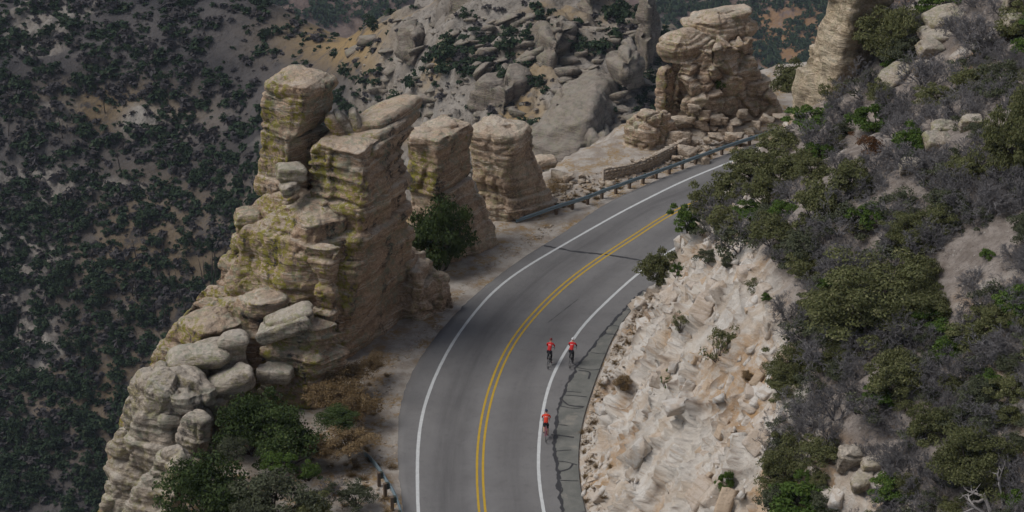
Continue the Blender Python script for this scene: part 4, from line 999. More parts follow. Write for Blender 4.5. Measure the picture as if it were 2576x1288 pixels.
# ------------------------------------------------------------------ plants on the right hillside
hillp = [
 ('olive',2200,722,325,215,'biggest olive-brown oak bush in the middle of the right slope'),
 ('olive',2238,78,190,185,'tall dark olive tree-like bush at the top, left of the pale slabs'),
 ('olive',2545,330,190,300,'huge dark olive bush at the right edge of the picture'),
 ('green',2394,856,100,92,'round vivid green bush right of the biggest oak bush'),
 ('olive',1995,905,150,135,'brownish olive bush at the top edge of the white cut'),
 ('olive',2242,932,135,120,'rounded olive bush below the biggest oak bush'),
 ('olive',1982,1150,150,170,'tall olive bush at the lower edge of the white cut'),
 ('green',2030,1240,190,120,'bright green bush at the bottom, left of the three boulders'),
 ('olive',2450,1130,250,190,'dark olive bush mass at the lower right behind pale dead branches'),
 ('olive',2335,1050,120,120,'olive bush above the three boulders'),
 ('olive',1900,402,130,95,'olive bush overhanging the road next to the guardrail'),
 ('olive',1962,412,110,120,'olive bush with bare grey twigs at its right, beside the road'),
 ('olive',2057,492,140,140,'olive bush in the middle of the scrub above the gully'),
 ('green',1967,518,90,80,'leafy green shrub above the head of the white cut'),
 ('green',2052,372,80,75,'rounded green manzanita shrub on the upper slope'),
 ('green',2045,290,150,80,'spreading green shrub below the pale rock face'),
 ('olive',1962,345,120,80,'olive shrub where the guardrail vanishes'),
 ('sparse',2095,222,90,70,'thin-leaved shrub in front of the pale rock face'),
 ('green',2290,345,110,110,'green shrub beside small flat grey rocks on the upper slope'),
 ('green',2248,158,75,50,'low green shrub below the tall dark olive bush'),
 ('rust',2185,350,90,60,'rust-brown shrub on the upper slope'),
 ('rust',2205,368,60,40,'small orange-brown shrub just below the rust-brown one'),
 ('green',2182,528,110,70,'bright green shrub above the biggest oak bush'),
 ('olive',2300,570,150,110,'olive shrub right above the biggest oak bush'),
 ('olive',2432,415,110,80,'yellowish olive shrub left of the huge dark bush'),
 ('olive',2450,200,110,90,'olive shrub on the upper right slope'),
 ('halfbare',2330,840,70,100,'spindly green sapling between two bushes right of the big oak'),
 ('green',2480,632,44,40,'small lone green shrub on bare soil at the right'),
 ('olive',2500,790,110,70,'crooked olive shrub on the right slope below fallen branches'),
 ('green',1735,530,90,110,'dark green shrub leaning over the yellow line'),
 ('green',1712,592,80,60,'low bright green shrub at the head of the white cut'),
 ('olive',1660,664,105,130,'rounded olive shrub hanging over the road edge'),
 ('green',1703,672,40,50,'small green shrub right of the one hanging over the road edge'),
 ('sparse',1808,852,100,115,'wispy olive bush growing out of the white cut face'),
 ('sparse',1712,800,50,70,'small wispy bush high on the white cut face'),
 ('green',1674,930,34,95,'narrow green sprig on the white cut face'),
 ('green',1826,1185,50,120,'slim green sapling low on the white cut face'),
 ('sparse',1892,712,50,50,'scraggly little bush near the top of the white cut'),
 ('green',1926,740,30,28,'tiny green shrub near the top of the white cut'),
 ('dry',1568,950,56,62,'golden dry bush at the foot of the white cut'),
 ('dry',1882,937,40,36,'small brown dry bush on a ledge of the white cut'),
 ('greyleaf',1780,640,60,44,'grey-green shrub on rubble at the head of the cut'),
 ('greyleaf',1830,655,46,38,'small pale shrub on the rubble slope'),
 ('brush',2085,870,180,150,'large bare grey bush beside the brownish olive bush'),
 ('brush',2100,1000,170,130,'bare grey bush with dark stems below the large bare one'),
 ('brush',2195,1128,130,90,'bare grey bush just above the three boulders'),
 ('snag',2500,1215,240,230,'pale dead branches spreading at the lower right corner'),
 ('brush',2000,470,130,110,'bare bluish-grey bush beside the road'),
 ('brush',2470,60,190,140,'bare grey bush at the top right'),
 ('halfbare',2110,545,150,110,'half-bare grey shrub over the head of the gully'),
 ('brush',2250,240,150,110,'bare grey bush on the upper slope below the slabs'),
 ('brush',2430,500,190,130,'wide bare grey bush left of the huge dark bush'),
 ('brush',2450,700,120,60,'fallen grey branches on bare soil at the right'),
 ('brush',1980,760,110,100,'bare grey bush at the brow of the white cut'),
 ('olive',1772,500,120,110,'olive bush right of the dark green one leaning over the yellow line'),
 ('olive',1840,455,120,100,'olive bush just above the white edge line, near the guardrail'),
 ('olive',1838,545,130,100,'wide olive bush at the head of the white cut'),
 ('dark',1760,560,80,70,'dark bush at the upper end of the white cut'),
 ('olive',1925,470,110,100,'olive bush left of the bluish-grey bare one'),
 ('green',1890,520,90,70,'mid-green bush at the head of the white cut'),
 ('olive',1945,575,130,90,'olive bush at the brow, above the rubble slope'),
 ('greyleaf',2020,610,120,90,'grey-green bush at the brow left of the biggest oak bush'),
 ('olive',2140,440,130,110,'broad olive bush in the middle of the upper scrub'),
 ('olive',2360,540,110,90,'olive bush with bare brush around it, right of the upper scrub'),
]
for k, x, y, w, h, lb in hillp:
    plant_px('oliveL' if k == 'olive' and w >= 145 else k, x, y, w, h, lb, bvh_hill)
ty_ = [0, 300, 400, 470, 540, 590, 640, 700, 800, 900, 1000, 1100, 1288]
tx_ = [2150, 2010, 1850, 1770, 1760, 1840, 1990, 2010, 2000, 1975, 1965, 1950, 1945]
bare = [(2150,1055,60),(2440,610,70),(2400,750,50),(2140,1110,40),(2270,190,45),(2370,90,60),(2110,160,55),(2320,250,30),(2380,340,50),(2300,440,40),(2160,1190,70),(2230,1090,40),(2060,130,70),(2470,640,60),(2075,190,70),(2040,250,55),(2100,120,50),(2020,285,30)]
got = [(x, y) for _, x, y, *_ in hillp]
HM = [(2200,722,'the biggest oak bush'),(2238,78,'the tall dark olive bush'),(2545,330,'the huge dark bush at the right edge'),(2394,856,'the vivid green round bush'),(1995,905,'the brownish bush on the brow'),(2242,932,'the bush under the biggest oak'),(1982,1150,'the tall bush low on the cut'),(2450,1130,'the dark mass at lower right'),(2132,1178,'the three boulders'),(1900,402,'the bush over the guardrail'),(2057,492,'the olive bush above the gully'),(2052,372,'the green manzanita'),(2290,345,'the green shrub by flat rocks'),(2185,350,'the rust-brown shrub'),(2372,68,'the big tilted slab'),(2372,332,'the flat-topped pale rock'),(2432,415,'the yellowish olive shrub'),(2480,632,'the lone shrub on bare soil'),(2450,700,'the fallen grey branches'),(2080,200,'the cream rock face'),(2490,1200,'the pale dead branches'),(2555,50,'the grey corner block')]
WORD = {'brush': 'bare grey brush', 'halfbare': 'half-bare greyish shrub', 'olive': 'olive scrub oak', 'greyleaf': 'grey-green leafy shrub', 'green': 'small green shrub', 'sparse': 'thin-leaved shrub'}
tries = 0; n_in = 0
while tries < 14000 and n_in < 250:
    tries += 1
    x, y = prr.uniform(1700, 2640), prr.uniform(-40, 1330)
    if x < np.interp(y, ty_, tx_): continue
    if any((x - bx) ** 2 + (y - by) ** 2 < br * br for bx, by, br in bare): continue
    if any((x - a) ** 2 + ((y - b) * 1.2) ** 2 < 38 ** 2 for a, b in got): continue
    u = prr.random(); kd = 'brush' if u < 0.40 else 'halfbare' if u < 0.58 else 'olive' if u < 0.76 else 'greyleaf' if u < 0.88 else 'green' if u < 0.95 else 'sparse'
    w = prr.uniform(60, 125) * (1.35 if kd in ('brush', 'halfbare') else 1.0)
    if plant_px(kd, x, y, w, w * prr.uniform(0.6, 0.85), near_label(WORD[kd], x, y, HM), bvh_hill, 'shrubs filling the right slope'):
        got.append((x, y)); n_in += 1
# grass along the foot of the cut
foot = [(1640,745),(1610,790),(1597,830),(1577,850),(1570,880),(1545,905),(1528,930),(1513,960),(1500,990),(1497,1010),(1490,1050),(1484,1075),(1478,1100),(1474,1130),(1490,1150),(1505,1165),(1478,1190),(1487,1220),(1478,1250),(1520,1240),(1540,1165),(1555,870),(1600,770),(1466,1110),(1470,1080)]
for x, y in foot:
    plant_px('tuft', x + prr.uniform(-4, 4), y, prr.uniform(22, 40), prr.uniform(18, 28), 'tuft of dry brown grass at the foot of the white cut', bvh_hill, 'grass tufts along the foot of the cut')

rs = [hull(boulder_pts(500 + k, 10, 0.6), 2.0, 0.0, 0.0) for k in range(4)]; fr_ = []
for q_ in range(420):
    t_ = prr.uniform(0, 1); x = np.interp(t_, [0, .35, .6, .8, 1], [1640, 1560, 1500, 1470, 1480]) + abs(prr.gauss(0, 16)) - 4; y = np.interp(t_, [0, .35, .6, .8, 1], [735, 850, 980, 1100, 1288])
    p = hit(x, y, bvh_hill)
    if p is None: continue
    s_ = prr.uniform(0.08, 0.3) ; V, F = rs[q_ % 4]; a = prr.uniform(0, 6.28); ca, sa = math.cos(a) * s_, math.sin(a) * s_
    fr_.append((V @ np.array([[ca, sa, 0], [-sa, ca, 0], [0, 0, s_]]) + p, F))
V, F = merge(fr_); stuff(mk('fallen_stones', V, F, MT['boulder'], smooth=False), 'small stones fallen from the white cut onto the road edge', 'stones')
fr_ = []
for q_ in range(1000):
    x, y = (prr.uniform(780, 1010), prr.uniform(920, 1288)) if q_ < 260 else (prr.uniform(980, 1420), 0) if q_ < 480 else (prr.uniform(1300, 1800), 0)
    if 260 <= q_ < 480: y = np.interp(x, [980, 1080, 1160, 1260, 1420], [930, 840, 740, 650, 560]) + prr.uniform(-25, 15)
    if q_ >= 480: y = np.interp(x, [1300, 1500, 1700, 1800], [545, 470, 405, 370]) + prr.uniform(-35, 20)
    p = gp(x, y, -0.08)
    if on(CEL, p[None, :2])[0][0] > -0.1: continue
    s_ = prr.uniform(0.06, 0.22) if q_ < 480 else 0.08 + 0.12 * prr.gammavariate(1.4, 1); V, F = rs[q_ % 4]; a = prr.uniform(0, 6.28); ca, sa = math.cos(a) * s_, math.sin(a) * s_
    fr_.append((V @ np.array([[ca, sa, 0], [-sa, ca, 0], [0, 0, s_]]) + p, F))
V, F = merge(fr_); stuff(mk('shoulder_stones', V, F, MT['boulder'], smooth=False), 'small pale stones lying on the gravel left of the road', 'stones')

# ------------------------------------------------------------------ plants on the left shoulder
leftp = [
 ('dark',1100,585,165,230,'dark evergreen oak wedged between the tall rock fin and the banded block',123.0),
 ('dark',632,1050,170,190,'taller dark green bush beside the pancake rocks',98.5),
 ('dark',722,1085,190,165,'broad dark green bush right of the taller one',97.0),
 ('dark',535,1215,240,210,'large dark green bush at the bottom left corner of the shoulder',92.5),
 ('green',700,1150,90,75,'bright green shrub between the two large dark bushes',94.0),
 ('green',775,1175,66,60,'small bright green shrub beside the dry slope',94.0),
 ('greyleaf',690,1240,220,140,'grey-green bush at the bottom, left of the guardrail',91.0),
 ('greyleaf',640,1275,130,80,'dusty grey bush at the very bottom edge',90.0),
 ('greyleaf',895,1232,95,80,'wispy grey-green shrub next to the lower guardrail',92.5),
 ('halfbare',830,1215,80,70,'half-bare shrub left of the wispy one by the lower guardrail',92.5),
 ('olive',790,1270,120,80,'olive bush at the bottom edge between two grey-green ones',91.0),
 ('greyleaf',585,1120,90,70,'grey-green bush squeezed between the dark bushes and the pancake rocks',95.5),
 ('dry',900,995,120,100,'round golden-brown dry bush by the road edge',101.5),
 ('dry',862,960,110,80,'dark brown dry bush at the foot of the rock fin',103.5),
 ('dry',820,975,110,70,'brown dry bush against the stacked pale slabs',102.5),
 ('dark',850,1043,110,44,'low flat dark green mat under the golden dry bush',99.0),
 ('dry',876,1094,130,65,'wide golden dry bush below the flat dark mat',97.3),
 ('dry',815,1115,90,60,'reddish brown dry bush right of the broad dark one',96.5),
 ('dry',940,905,70,44,'brown dry tuft against the foot of the rock fin',107.0),
 ('dry',890,925,100,50,'straggling brown brush along the base of the rock fin',105.2),
 ('dry',1402,470,66,50,'brown dry bush right of the stubby rock dome',137.0),
 ('greyleaf',1368,505,80,50,'grey-green bush at the foot of the stubby rock dome',135.0),
 ('dry',1330,525,80,40,'brown brush in front of the stubby rock dome',134.0),
 ('dry',1165,640,60,40,'brown dry grass at the foot of the banded block',126.3),
 ('greyleaf',1990,190,115,115,'round dark olive bush behind the fractured hoodoo',160.0),
 ('green',1830,103,50,48,'small yellow-green bush growing under the capstone',151.5),
 ('green',1815,208,28,30,'tiny green bush in a crack of the fractured hoodoo',149.5),
]
for k, x, y, w, h, lb, Y in leftp:
    if lb.startswith('round dark'): k = 'olive'
    plant_px(k, x, y, w, h, lb, Y=Y)
for i in range(70):
    x, y = (prr.uniform(760, 1000), prr.uniform(930, 1288)) if i < 40 else (prr.uniform(1290, 1900), 0)
    if i >= 40: y = np.interp(x, [1290, 1500, 1700, 1900], [560, 480, 410, 350]) + prr.uniform(-14, 22)
    p = gp(x, y); r_ = on(CEL, p[None, :2])[0][0]
    if r_ > -0.25: continue
    plant('tuft', p - [0, 0, 0.12], prr.uniform(0.25, 0.5), 'small tuft of dry grass on the gravel ' + ('left of the bend' if i < 40 else 'along the guardrail'), None, 'grass tufts on the gravel shoulder', 0.8)
for L_ in PR.values():
    for r_ in L_: kill_tree(r_)
for b_ in bproto: bpy.data.objects.remove(b_)

# ------------------------------------------------------------------ slabs and boulders on the right hillside
def hill_slab(px, py, w, h, label, rz=0.0, ty=0.0, tx=0.35, sd=0, mat=None, sink=0.3, b=0.7):
    p = hit(px, py, bvh_hill)
    if p is None: return
    a = 0.5 * w / FPX * depth_of(p[1], p[2]); hh = 0.5 * h / FPX * depth_of(p[1], p[2])
    o = slab('rock_slab', None, mat or MT['rock_grey'], p + [0, 0, hh * (1 - sink)], a, a * b, hh, rz, tx, ty, seed=sd)
    tag(o, label, 'rock')
hs = [(2372,68,110,46,'big pale tilted slab on the upper right slope, topmost of its stack',0.1,-0.25),(2362,100,105,30,'pale slab directly under the big tilted one',0.0,-0.1),(2338,138,70,38,'pale blocky rock below the tilted slabs',0.3,0.1),
      (2318,185,50,36,'lowest pale rock in the chain under the tilted slabs',0.2,0.2),(2256,88,50,40,'round pale rock right of the tall dark olive bush',0.0,0.0),(2250,200,90,26,'long pinkish-white rock rib in the upper scrub',0.4,-0.5),
      (2256,308,34,18,'small flat grey rock beside a green shrub on the upper slope',0.0,0.0),(2372,332,60,28,'flat-topped pale rock in the middle of the upper slope',0.0,0.1),(2355,368,80,34,'greenish lichened slab below the flat-topped pale rock',0.2,0.2),(2440,325,60,40,'rounded grey rock right of the flat-topped pale rock',0,0),
      (2290,432,70,34,'grey lichened slab in the scrub above the biggest oak bush',0.1,0.15),(2345,440,44,24,'small grey slab right of the lichened one in the scrub',0.3,0.1),(2555,30,60,70,'tall grey block at the top right corner',0,0),(2552,85,64,60,'grey block under the tall one at the top right corner',0,0),
      (2132,1178,62,70,'largest of the three pale boulders near the bottom right',0.2,0.25),(2190,1186,52,42,'greenish boulder right of the largest of three near the bottom right',0,0),(2168,1220,62,36,'low pale boulder in front of the other two near the bottom right',0.3,-0.2),
      (1800,455,34,60,'pale rock under the shrubs beside the white road line',0.2,0.4),(2075,1000,30,20,'small pale stone at the brow of the white cut',0,0)]
for i, (x, y, w, h, lb, rz, ty) in enumerate(hs):
    hill_slab(x, y, w, h, lb, rz, ty, sd=200 + i, mat=MT['rock_grey'] if i < 17 else MT['rock_pale'])
RFc = thing('rock_outcrop', 'tall smooth cream rock face at the upper right where the road disappears', 'rock', at(2080, 300, 126))
hh_ = [hit(x, y, bvh_hill) for x, y in ((2100, 150), (2110, 200), (2100, 250), (2120, 120))]; hh_ = [q[1] for q in hh_ if q is not None]
yf_ = min(hh_) - 0.6 if hh_ else 124.0
block('rock_mass', RFc, MT['rock_pale'], [(-60,2088,2150,2250),(0,2080,2142,2250),(50,2076,2134,2250),(84,2066,2128,2245),(110,2048,2120,2240),(150,2030,2112,2215),(200,2012,2105,2215),(250,1998,2098,2215),(300,1984,2090,2215),(350,1970,2080,2215),(420,1960,2075,2215)], yf_ + 4, yf_, yf_ + 3, kd=1.0, seed=231, r=0.28, low=0.6, strata=0.06, thick=2.4, groove=0.03, crack=0.10, cscale=0.25, chunk=0.5, dome=0.6)

# ------------------------------------------------------------------ rocks of the canyon ridge
RF = MT['rock_far']
def far_rock(label, name, levels, YL, YF, YR, seed, mat=None, **k):
    kw = dict(res=0.55, fs=0.22, low=1.6, strata=0.8, thick=3.4, groove=0.5, fine=0.8, crack=0.7, cscale=0.55, chunk=1.2, joint=0.4, r=0.2, dome=1.0)
    kw.update(k)
    V, F = loft(px_levels(levels, YL, YF, YR), **kw)
    o = mk(name, V, F, mat or RF); tag(o, label, 'rock'); return o
def far_hull(label, name, pts, seed, mat=None, edge=1.1, low=1.4, fine=0.9):
    V, F = hull([at(*p) for p in pts], edge, low, fine, 0.22, seed); return tag(mk(name, V, F, mat or RF), label, 'rock')
far_hull('huge tilted grey rock block with a dark yellow-streaked right face, beyond the canyon', 'rock_outcrop', [(1395,255,362),(1440,205,366),(1500,172,370),(1540,200,366),(1560,290,358),(1545,330,356),(1482,300,343),(1500,240,350),(1335,330,346),(1330,380,342),(1440,420,338),(1480,440,338),(1545,350,354),(1400,480,338),(1560,460,350),(1480,520,338),(1380,300,352)], 301)
far_rock('rocky knob on the canyon ridge skyline, top centre', 'rock_outcrop', [(18,1190,1240,1300),(50,1140,1245,1325),(95,1118,1245,1335),(150,1105,1240,1330)], 412, 398, 412, 302, chunk=2.0, crack=1.0)
far_rock('reddish rock tower at the top, left of the far hoodoos', 'rock_tower', [(-70,1432,1480,1528),(0,1425,1485,1532),(60,1422,1490,1536),(120,1415,1490,1545)], 402, 392, 402, 303, chunk=0.7, tilt=(0.1, 0))
far_rock('slender grey-green rock tower at the top centre, right of the reddish one', 'rock_tower', [(22,1612,1630,1648),(70,1605,1632,1662),(130,1598,1632,1664),(200,1590,1630,1664),(260,1585,1630,1662)], 378, 370, 380, 304, chunk=0.7)
far_rock('short rock finger beside the slender grey-green tower', 'rock_tower', [(135,1572,1585,1596),(160,1568,1584,1600),(200,1566,1584,1602)], 366, 362, 366, 305, res=0.4)
far_rock('broken tan crag below the rock fingers, top centre', 'rock_outcrop', [(165,1545,1580,1610),(190,1530,1580,1622),(230,1520,1580,1630)], 362, 355, 362, 306)
far_rock('grey rounded rock under the huge tilted block, by the dark cleft', 'rock_outcrop', [(385,1480,1520,1560),(410,1470,1520,1572),(445,1462,1515,1575),(500,1450,1510,1575)], 342, 334, 342, 307)
far_rock('ribbed rock slabs left of the knob on the canyon ridge', 'rock_outcrop', [(92,1010,1040,1080),(115,998,1045,1092),(140,990,1045,1095),(160,985,1040,1095)], 412, 404, 410, 308, chunk=1.6)
far_rock('long grey rock rib above the huge tilted block', 'rock_outcrop', [(105,1370,1400,1440),(140,1340,1400,1440),(185,1325,1390,1430),(230,1320,1385,1420)], 382, 374, 384, 309, chunk=1.4)
far_rock('low grey slabs below the green thicket on the ridge', 'rock_outcrop', [(225,1210,1270,1330),(245,1195,1275,1340),(275,1190,1270,1335),(310,1180,1260,1330)], 372, 364, 372, 310, chunk=1.6)

# scattered boulders of the ridge, each its own; rubble as one mass
fb = []
for k in range(4):
    V, F = hull(boulder_pts(320 + k, 11, 0.6), 0.45, 0.06, 0.05, 2.0, k)
    fb.append((V, F)); 
fbo = [mk('boulder', V, F, RF) for V, F in fb]
crr = random.Random(21); nb = 0; rub = []
BM = [(1440,300,'the huge tilted block'),(1230,70,'the rocky knob'),(1040,120,'the ribbed ridge slabs'),(1210,155,'the green ridge thicket'),(1000,260,'the golden rubble slope'),(1270,260,'the low grey slabs'),(1390,150,'the long grey rib'),(1585,190,'the broken tan crag'),(1520,420,'the dark cleft'),(1630,120,'the slender tower'),(1480,60,'the reddish tower'),(900,120,'the golden saddle'),(1110,380,'the banded block cap'),(1260,330,'the stubby dome'),(960,330,'the fin\'s tilted slab')]
for q_ in range(950):
    x, y = crr.uniform(880, 1660), crr.uniform(40, 440)
    wgt = 0.25 + 0.75 * math.exp(-((x - 1000) / 110) ** 2 - ((y - 260) / 80) ** 2) + 0.5 * (x > 1150)
    if crr.random() > wgt: continue
    p = hit(x, y, bvh_canyon)
    if p is None: continue
    s = crr.uniform(0.6, 2.2) if crr.random() < 0.86 else crr.uniform(2.2, 4.6)
    if s > 1.9 and nb < 200:
        c = fbo[nb % 4].copy(); col.objects.link(c); c.location = p + [0, 0, s * 0.12]; c.scale = (s * 1.45, s * crr.uniform(.9, 1.2), s * crr.uniform(.6, 1.0)); c.rotation_euler = (crr.uniform(-.35, .35), crr.uniform(-.5, .1), crr.uniform(-.6, .6))
        tag(c, near_label('grey far boulder', x, y, BM), 'boulder', 'boulders on the canyon ridge'); nb += 1
    else:
        V, F = fb[q_ % 4]; V = V[::1] * [s, s, s * 0.7]; a = crr.uniform(0, 6.28); ca, sa = math.cos(a), math.sin(a)
        rub.append((V @ np.array([[ca, sa, 0], [-sa, ca, 0], [0, 0, 1]]) + p, F))
V, F = merge(rub[:1500]); stuff(mk('rubble', V, F, RF), 'loose grey rubble strewn over the slopes beyond the canyon', 'rubble')
for b_ in fbo: bpy.data.objects.remove(b_)

# ------------------------------------------------------------------ shrubs of the canyon
far_hi = []
for sd in range(4):
    V, F, _ = leafy(60 + sd, n=420, nclump=16, leaf=0.15, rz=0.75, spread=0.34); far_hi.append((V, F))
far_lo = [leafy(70 + sd, n=46, nclump=10, leaf=0.38, rz=0.75, spread=0.36)[:2] for sd in range(4)]
pinV, pinF, _ = leafy(80, n=420, nclump=40, leaf=0.12, rz=2.0, spread=0.28, base=0.3, cone=1.0)
me_far = [mk('far_shrub', V, F, MT['leaf_far'], smooth=False) for V, F in far_hi]
cand = []
g = np.random.RandomState(5)
def bl(x, y, cx, cy, rx, ry): return math.exp(-((x - cx) / rx) ** 2 - ((y - cy) / ry) ** 2)
XY = np.c_[g.uniform(-60, 1680, 27000), g.uniform(-10, 1320, 27000)]
MK = sstep(-0.16, 0.10, fbm(np.c_[XY[:, 0] * 0.010, XY[:, 1] * 0.015, np.full(len(XY), 3.0)], 4)) * (0.35 + 0.65 * sstep(-0.2, 0.1, fbm(np.c_[XY[:, 0] * 0.04, XY[:, 1] * 0.055, np.full(len(XY), 9.0)], 2)))
for q_ in range(27000):
    x, y = XY[q_]
    if x > 900 and y > 470: continue
    if x > 420 and y > 950 or x > 700 and y > 560: continue
    left = 1 / (1 + math.exp((x + 0.3 * (y - 200) * 0 - 870) / 40))
    D = left * (0.95 - 0.62 * bl(x, y, 640, 110, 190, 110) - 0.55 * bl(x, y, 300, 300, 200, 55) - 0.4 * bl(x, y, 820, 120, 90, 120) - 0.35 * bl(x, y, 430, 640, 120, 60) - 0.3 * bl(x, y, 330, 940, 120, 60) - 0.35 * bl(x, y, 620, 430, 30, 70) - 0.3*bl(x,y,330,60,80,50))
    D += (1 - left) * (0.07 + 1.0 * bl(x, y, 1210, 155, 85, 45) + 0.8 * bl(x, y, 1100, 140, 60, 26) + 0.35 * bl(x, y, 1300, 60, 100, 40) + 0.5 * bl(x, y, 1560, 90, 60, 90) + 0.35 * bl(x, y, 1400, 90, 60, 50) + 0.25 * bl(x, y, 900, 100, 80, 60) + 0.3 * bl(x, y, 1640, 260, 60, 120))
    D *= 0.26 + 0.74 * MK[q_]
    if g.rand() > D: continue
    p = hit(x, y, bvh_canyon)
    if p is None: continue
    s = min(0.42 + 0.46 * g.gamma(1.6), 2.4)
    cand.append((s / p[1], s, p, x, y))
cand.sort(key=lambda c: -c[0])
pts = [c for c in cand]
FM = [(280,300,'the left outcrop of layered slabs'),(640,110,'the bare pale soil at the top'),(750,300,'the balanced block'),(630,480,'the leaning pillar'),(560,700,'the fin\'s left ledges'),(430,640,'the burnt trunks'),(60,60,'the top left corner'),(60,640,'the left edge midway'),(60,1200,'the bottom left corner'),(300,1000,'the lower pines'),(150,400,'the dark upper thicket'),(400,150,'the upper scrub belt'),(880,70,'the golden saddle'),(1000,260,'the ridge rubble'),(1210,155,'the green ridge thicket'),(1230,70,'the rocky knob'),(1480,30,'the reddish tower'),(1630,120,'the slender tower'),(1440,300,'the huge tilted block'),(420,420,'the middle thicket'),(300,560,'the centre of the dark slope'),(200,820,'the lower dark slope'),(480,880,'the ravine behind the ledges')]
zone = lambda x, y: ('on the pale soil at the top of the canyon slope' if y < 220 and x < 900 else 'on the golden rocky slope beyond the canyon' if x >= 870 else 'on the dark middle of the canyon slope' if y < 700 else 'near the bottom of the dark canyon slope')
n_ind = 0; lowp = []; brushp = []
for i, (_, s, p, x, y) in enumerate(pts):
    a = g.uniform(0, 6.28)
    if n_ind < 290:
        c = me_far[i % 4].copy(); col.objects.link(c); c.location = p - [0, 0, 0.2]; c.scale = (s, s, s * g.uniform(0.85, 1.2)); c.rotation_euler = (0, 0, a)
        tag(c, near_label('dark green canyon shrub', x, y, FM), 'shrub', 'shrubs of the canyon slope'); n_ind += 1
    else:
        V, F = far_lo[i % 4]; ca, sa = math.cos(a) * s, math.sin(a) * s
        (lowp if i % 5 > 1 else brushp).append((V @ np.array([[ca, sa, 0], [-sa, ca, 0], [0, 0, s * 0.8]]) + p - [0, 0, 0.2], F))
for m_ in me_far: bpy.data.objects.remove(m_)
V, F = merge(lowp); stuff(mk('scrub_cover', V, F, MT['leaf_far'], smooth=False), 'dense dark scrub covering the canyon slope between the larger shrubs', 'scrub')
V2, F2 = merge(brushp); stuff(mk('dry_scrub', V2, F2, MT['brush_far'], smooth=False), 'grey-brown leafless scrub between the green shrubs of the canyon slope', 'scrub')
print('far shrubs', len(pts), 'tris', len(F) * 2)
# pines and burnt trunks on the slope
pr = local_thing('pine_tree', 'x', 'tree'); mk('crown', pinV, pinF, MT['leaf_far'], pr, smooth=False)
V, F = tube([(0, 0, -0.2), (0, 0, 1.2), (0, 0, 2.6)], [0.07, 0.05, 0.02]); mk('trunk', V, F, MT['bark'], pr)
for i in range(46):
    x, y = (g.uniform(430, 640), g.uniform(560, 800)) if i < 22 else (g.uniform(0, 330), g.uniform(700, 1280))
    p = hit(x, y, bvh_canyon)
    if p is not None:
        s = g.uniform(1.1, 1.9); copy_tree(pr, tuple(p), g.uniform(0, 6), (s * 0.8, s * 0.8, s), near_label('slender dark pine', x, y, FM), 'tree', 'pines of the canyon slope')
kill_tree(pr)
V, F = tube([(0, 0, -0.5), (0.1, 0, 3), (0.05, 0.1, 6.5)], [0.16, 0.12, 0.05], 5); tk = mk('burnt_trunk', V, F, MT['bark'])
for i in range(40):
    x, y = (g.uniform(330, 560), g.uniform(620, 900)) if i < 26 else (g.uniform(20, 560), g.uniform(150, 1100))
    p = hit(x, y, bvh_canyon)
    if p is not None:
        c = tk.copy(); col.objects.link(c); c.location = p; s = g.uniform(0.6, 1.2); c.scale = (s, s, s); c.rotation_euler = (g.uniform(-.12, .12), g.uniform(-.12, .12), g.uniform(0, 6))
        tag(c, near_label('bare burnt trunk', x, y, FM), 'dead tree', 'burnt trunks of the canyon slope')
bpy.data.objects.remove(tk)
# far ridge scrub, one mass
lowp = []
vlo = [leafy(90 + sd, n=26, nclump=6, leaf=0.45, rz=0.7, spread=0.4)[:2] for sd in range(3)]
XY = np.r_[np.c_[g.uniform(1620, 2130, 3600), g.uniform(-10, 270, 3600)], np.c_[g.uniform(640, 1200, 900), g.uniform(-5, 70, 900)]]
MK = fbm(np.c_[XY[:, 0] * 0.011, XY[:, 1] * 0.016, np.full(len(XY), 8.0)], 3)
for q_ in range(len(XY)):
    x, y = XY[q_]
    if MK[q_] < g.uniform(-0.3, 0.45): continue
    p = hit(x, y, bvh_far)
    if p is None: continue
    s = g.uniform(1.2, 2.8); V, F = vlo[q_ % 3]; lowp.append((V * s + p, F))
V, F = merge(lowp); stuff(mk('far_scrub', V, F, MT['leaf_far'], smooth=False), 'dots of dark scrub on the hazy far ridge', 'scrub')

# ------------------------------------------------------------------ guardrails
galv = plain('galvanised_steel', (0.20, 0.26, 0.29), 0.5, 0.55, 0.5, 0.2, 2.0)
wood = plain('weathered_post_wood', (0.12, 0.085, 0.06), 0.9, var=0.35, scale=12)
wood_d = plain('dark_block_wood', (0.05, 0.058, 0.045), 0.9, var=0.35, scale=12)
def boxv(c, hx, hy, hz, rz=0.0, bev=0.0):
    ca, sa = math.cos(rz), math.sin(rz); o = []
    for z, sc in ((-hz, 1), (hz - bev, 1), (hz, 1 - bev / max(hx, 1e-6) * 0.8)):
        for x, y in ((-1, -1), (1, -1), (1, 1), (-1, 1)):
            X, Y_ = x * hx * sc, y * hy * sc; o.append((c[0] + ca * X - sa * Y_, c[1] + sa * X + ca * Y_, c[2] + z))
    F = [(0, 3, 2, 1), (8, 9, 10, 11)] + [(r * 4 + k, r * 4 + (k + 1) % 4, r * 4 + 4 + (k + 1) % 4, r * 4 + 4 + k) for r in (0, 1) for k in range(4)]
    return np.array(o), F
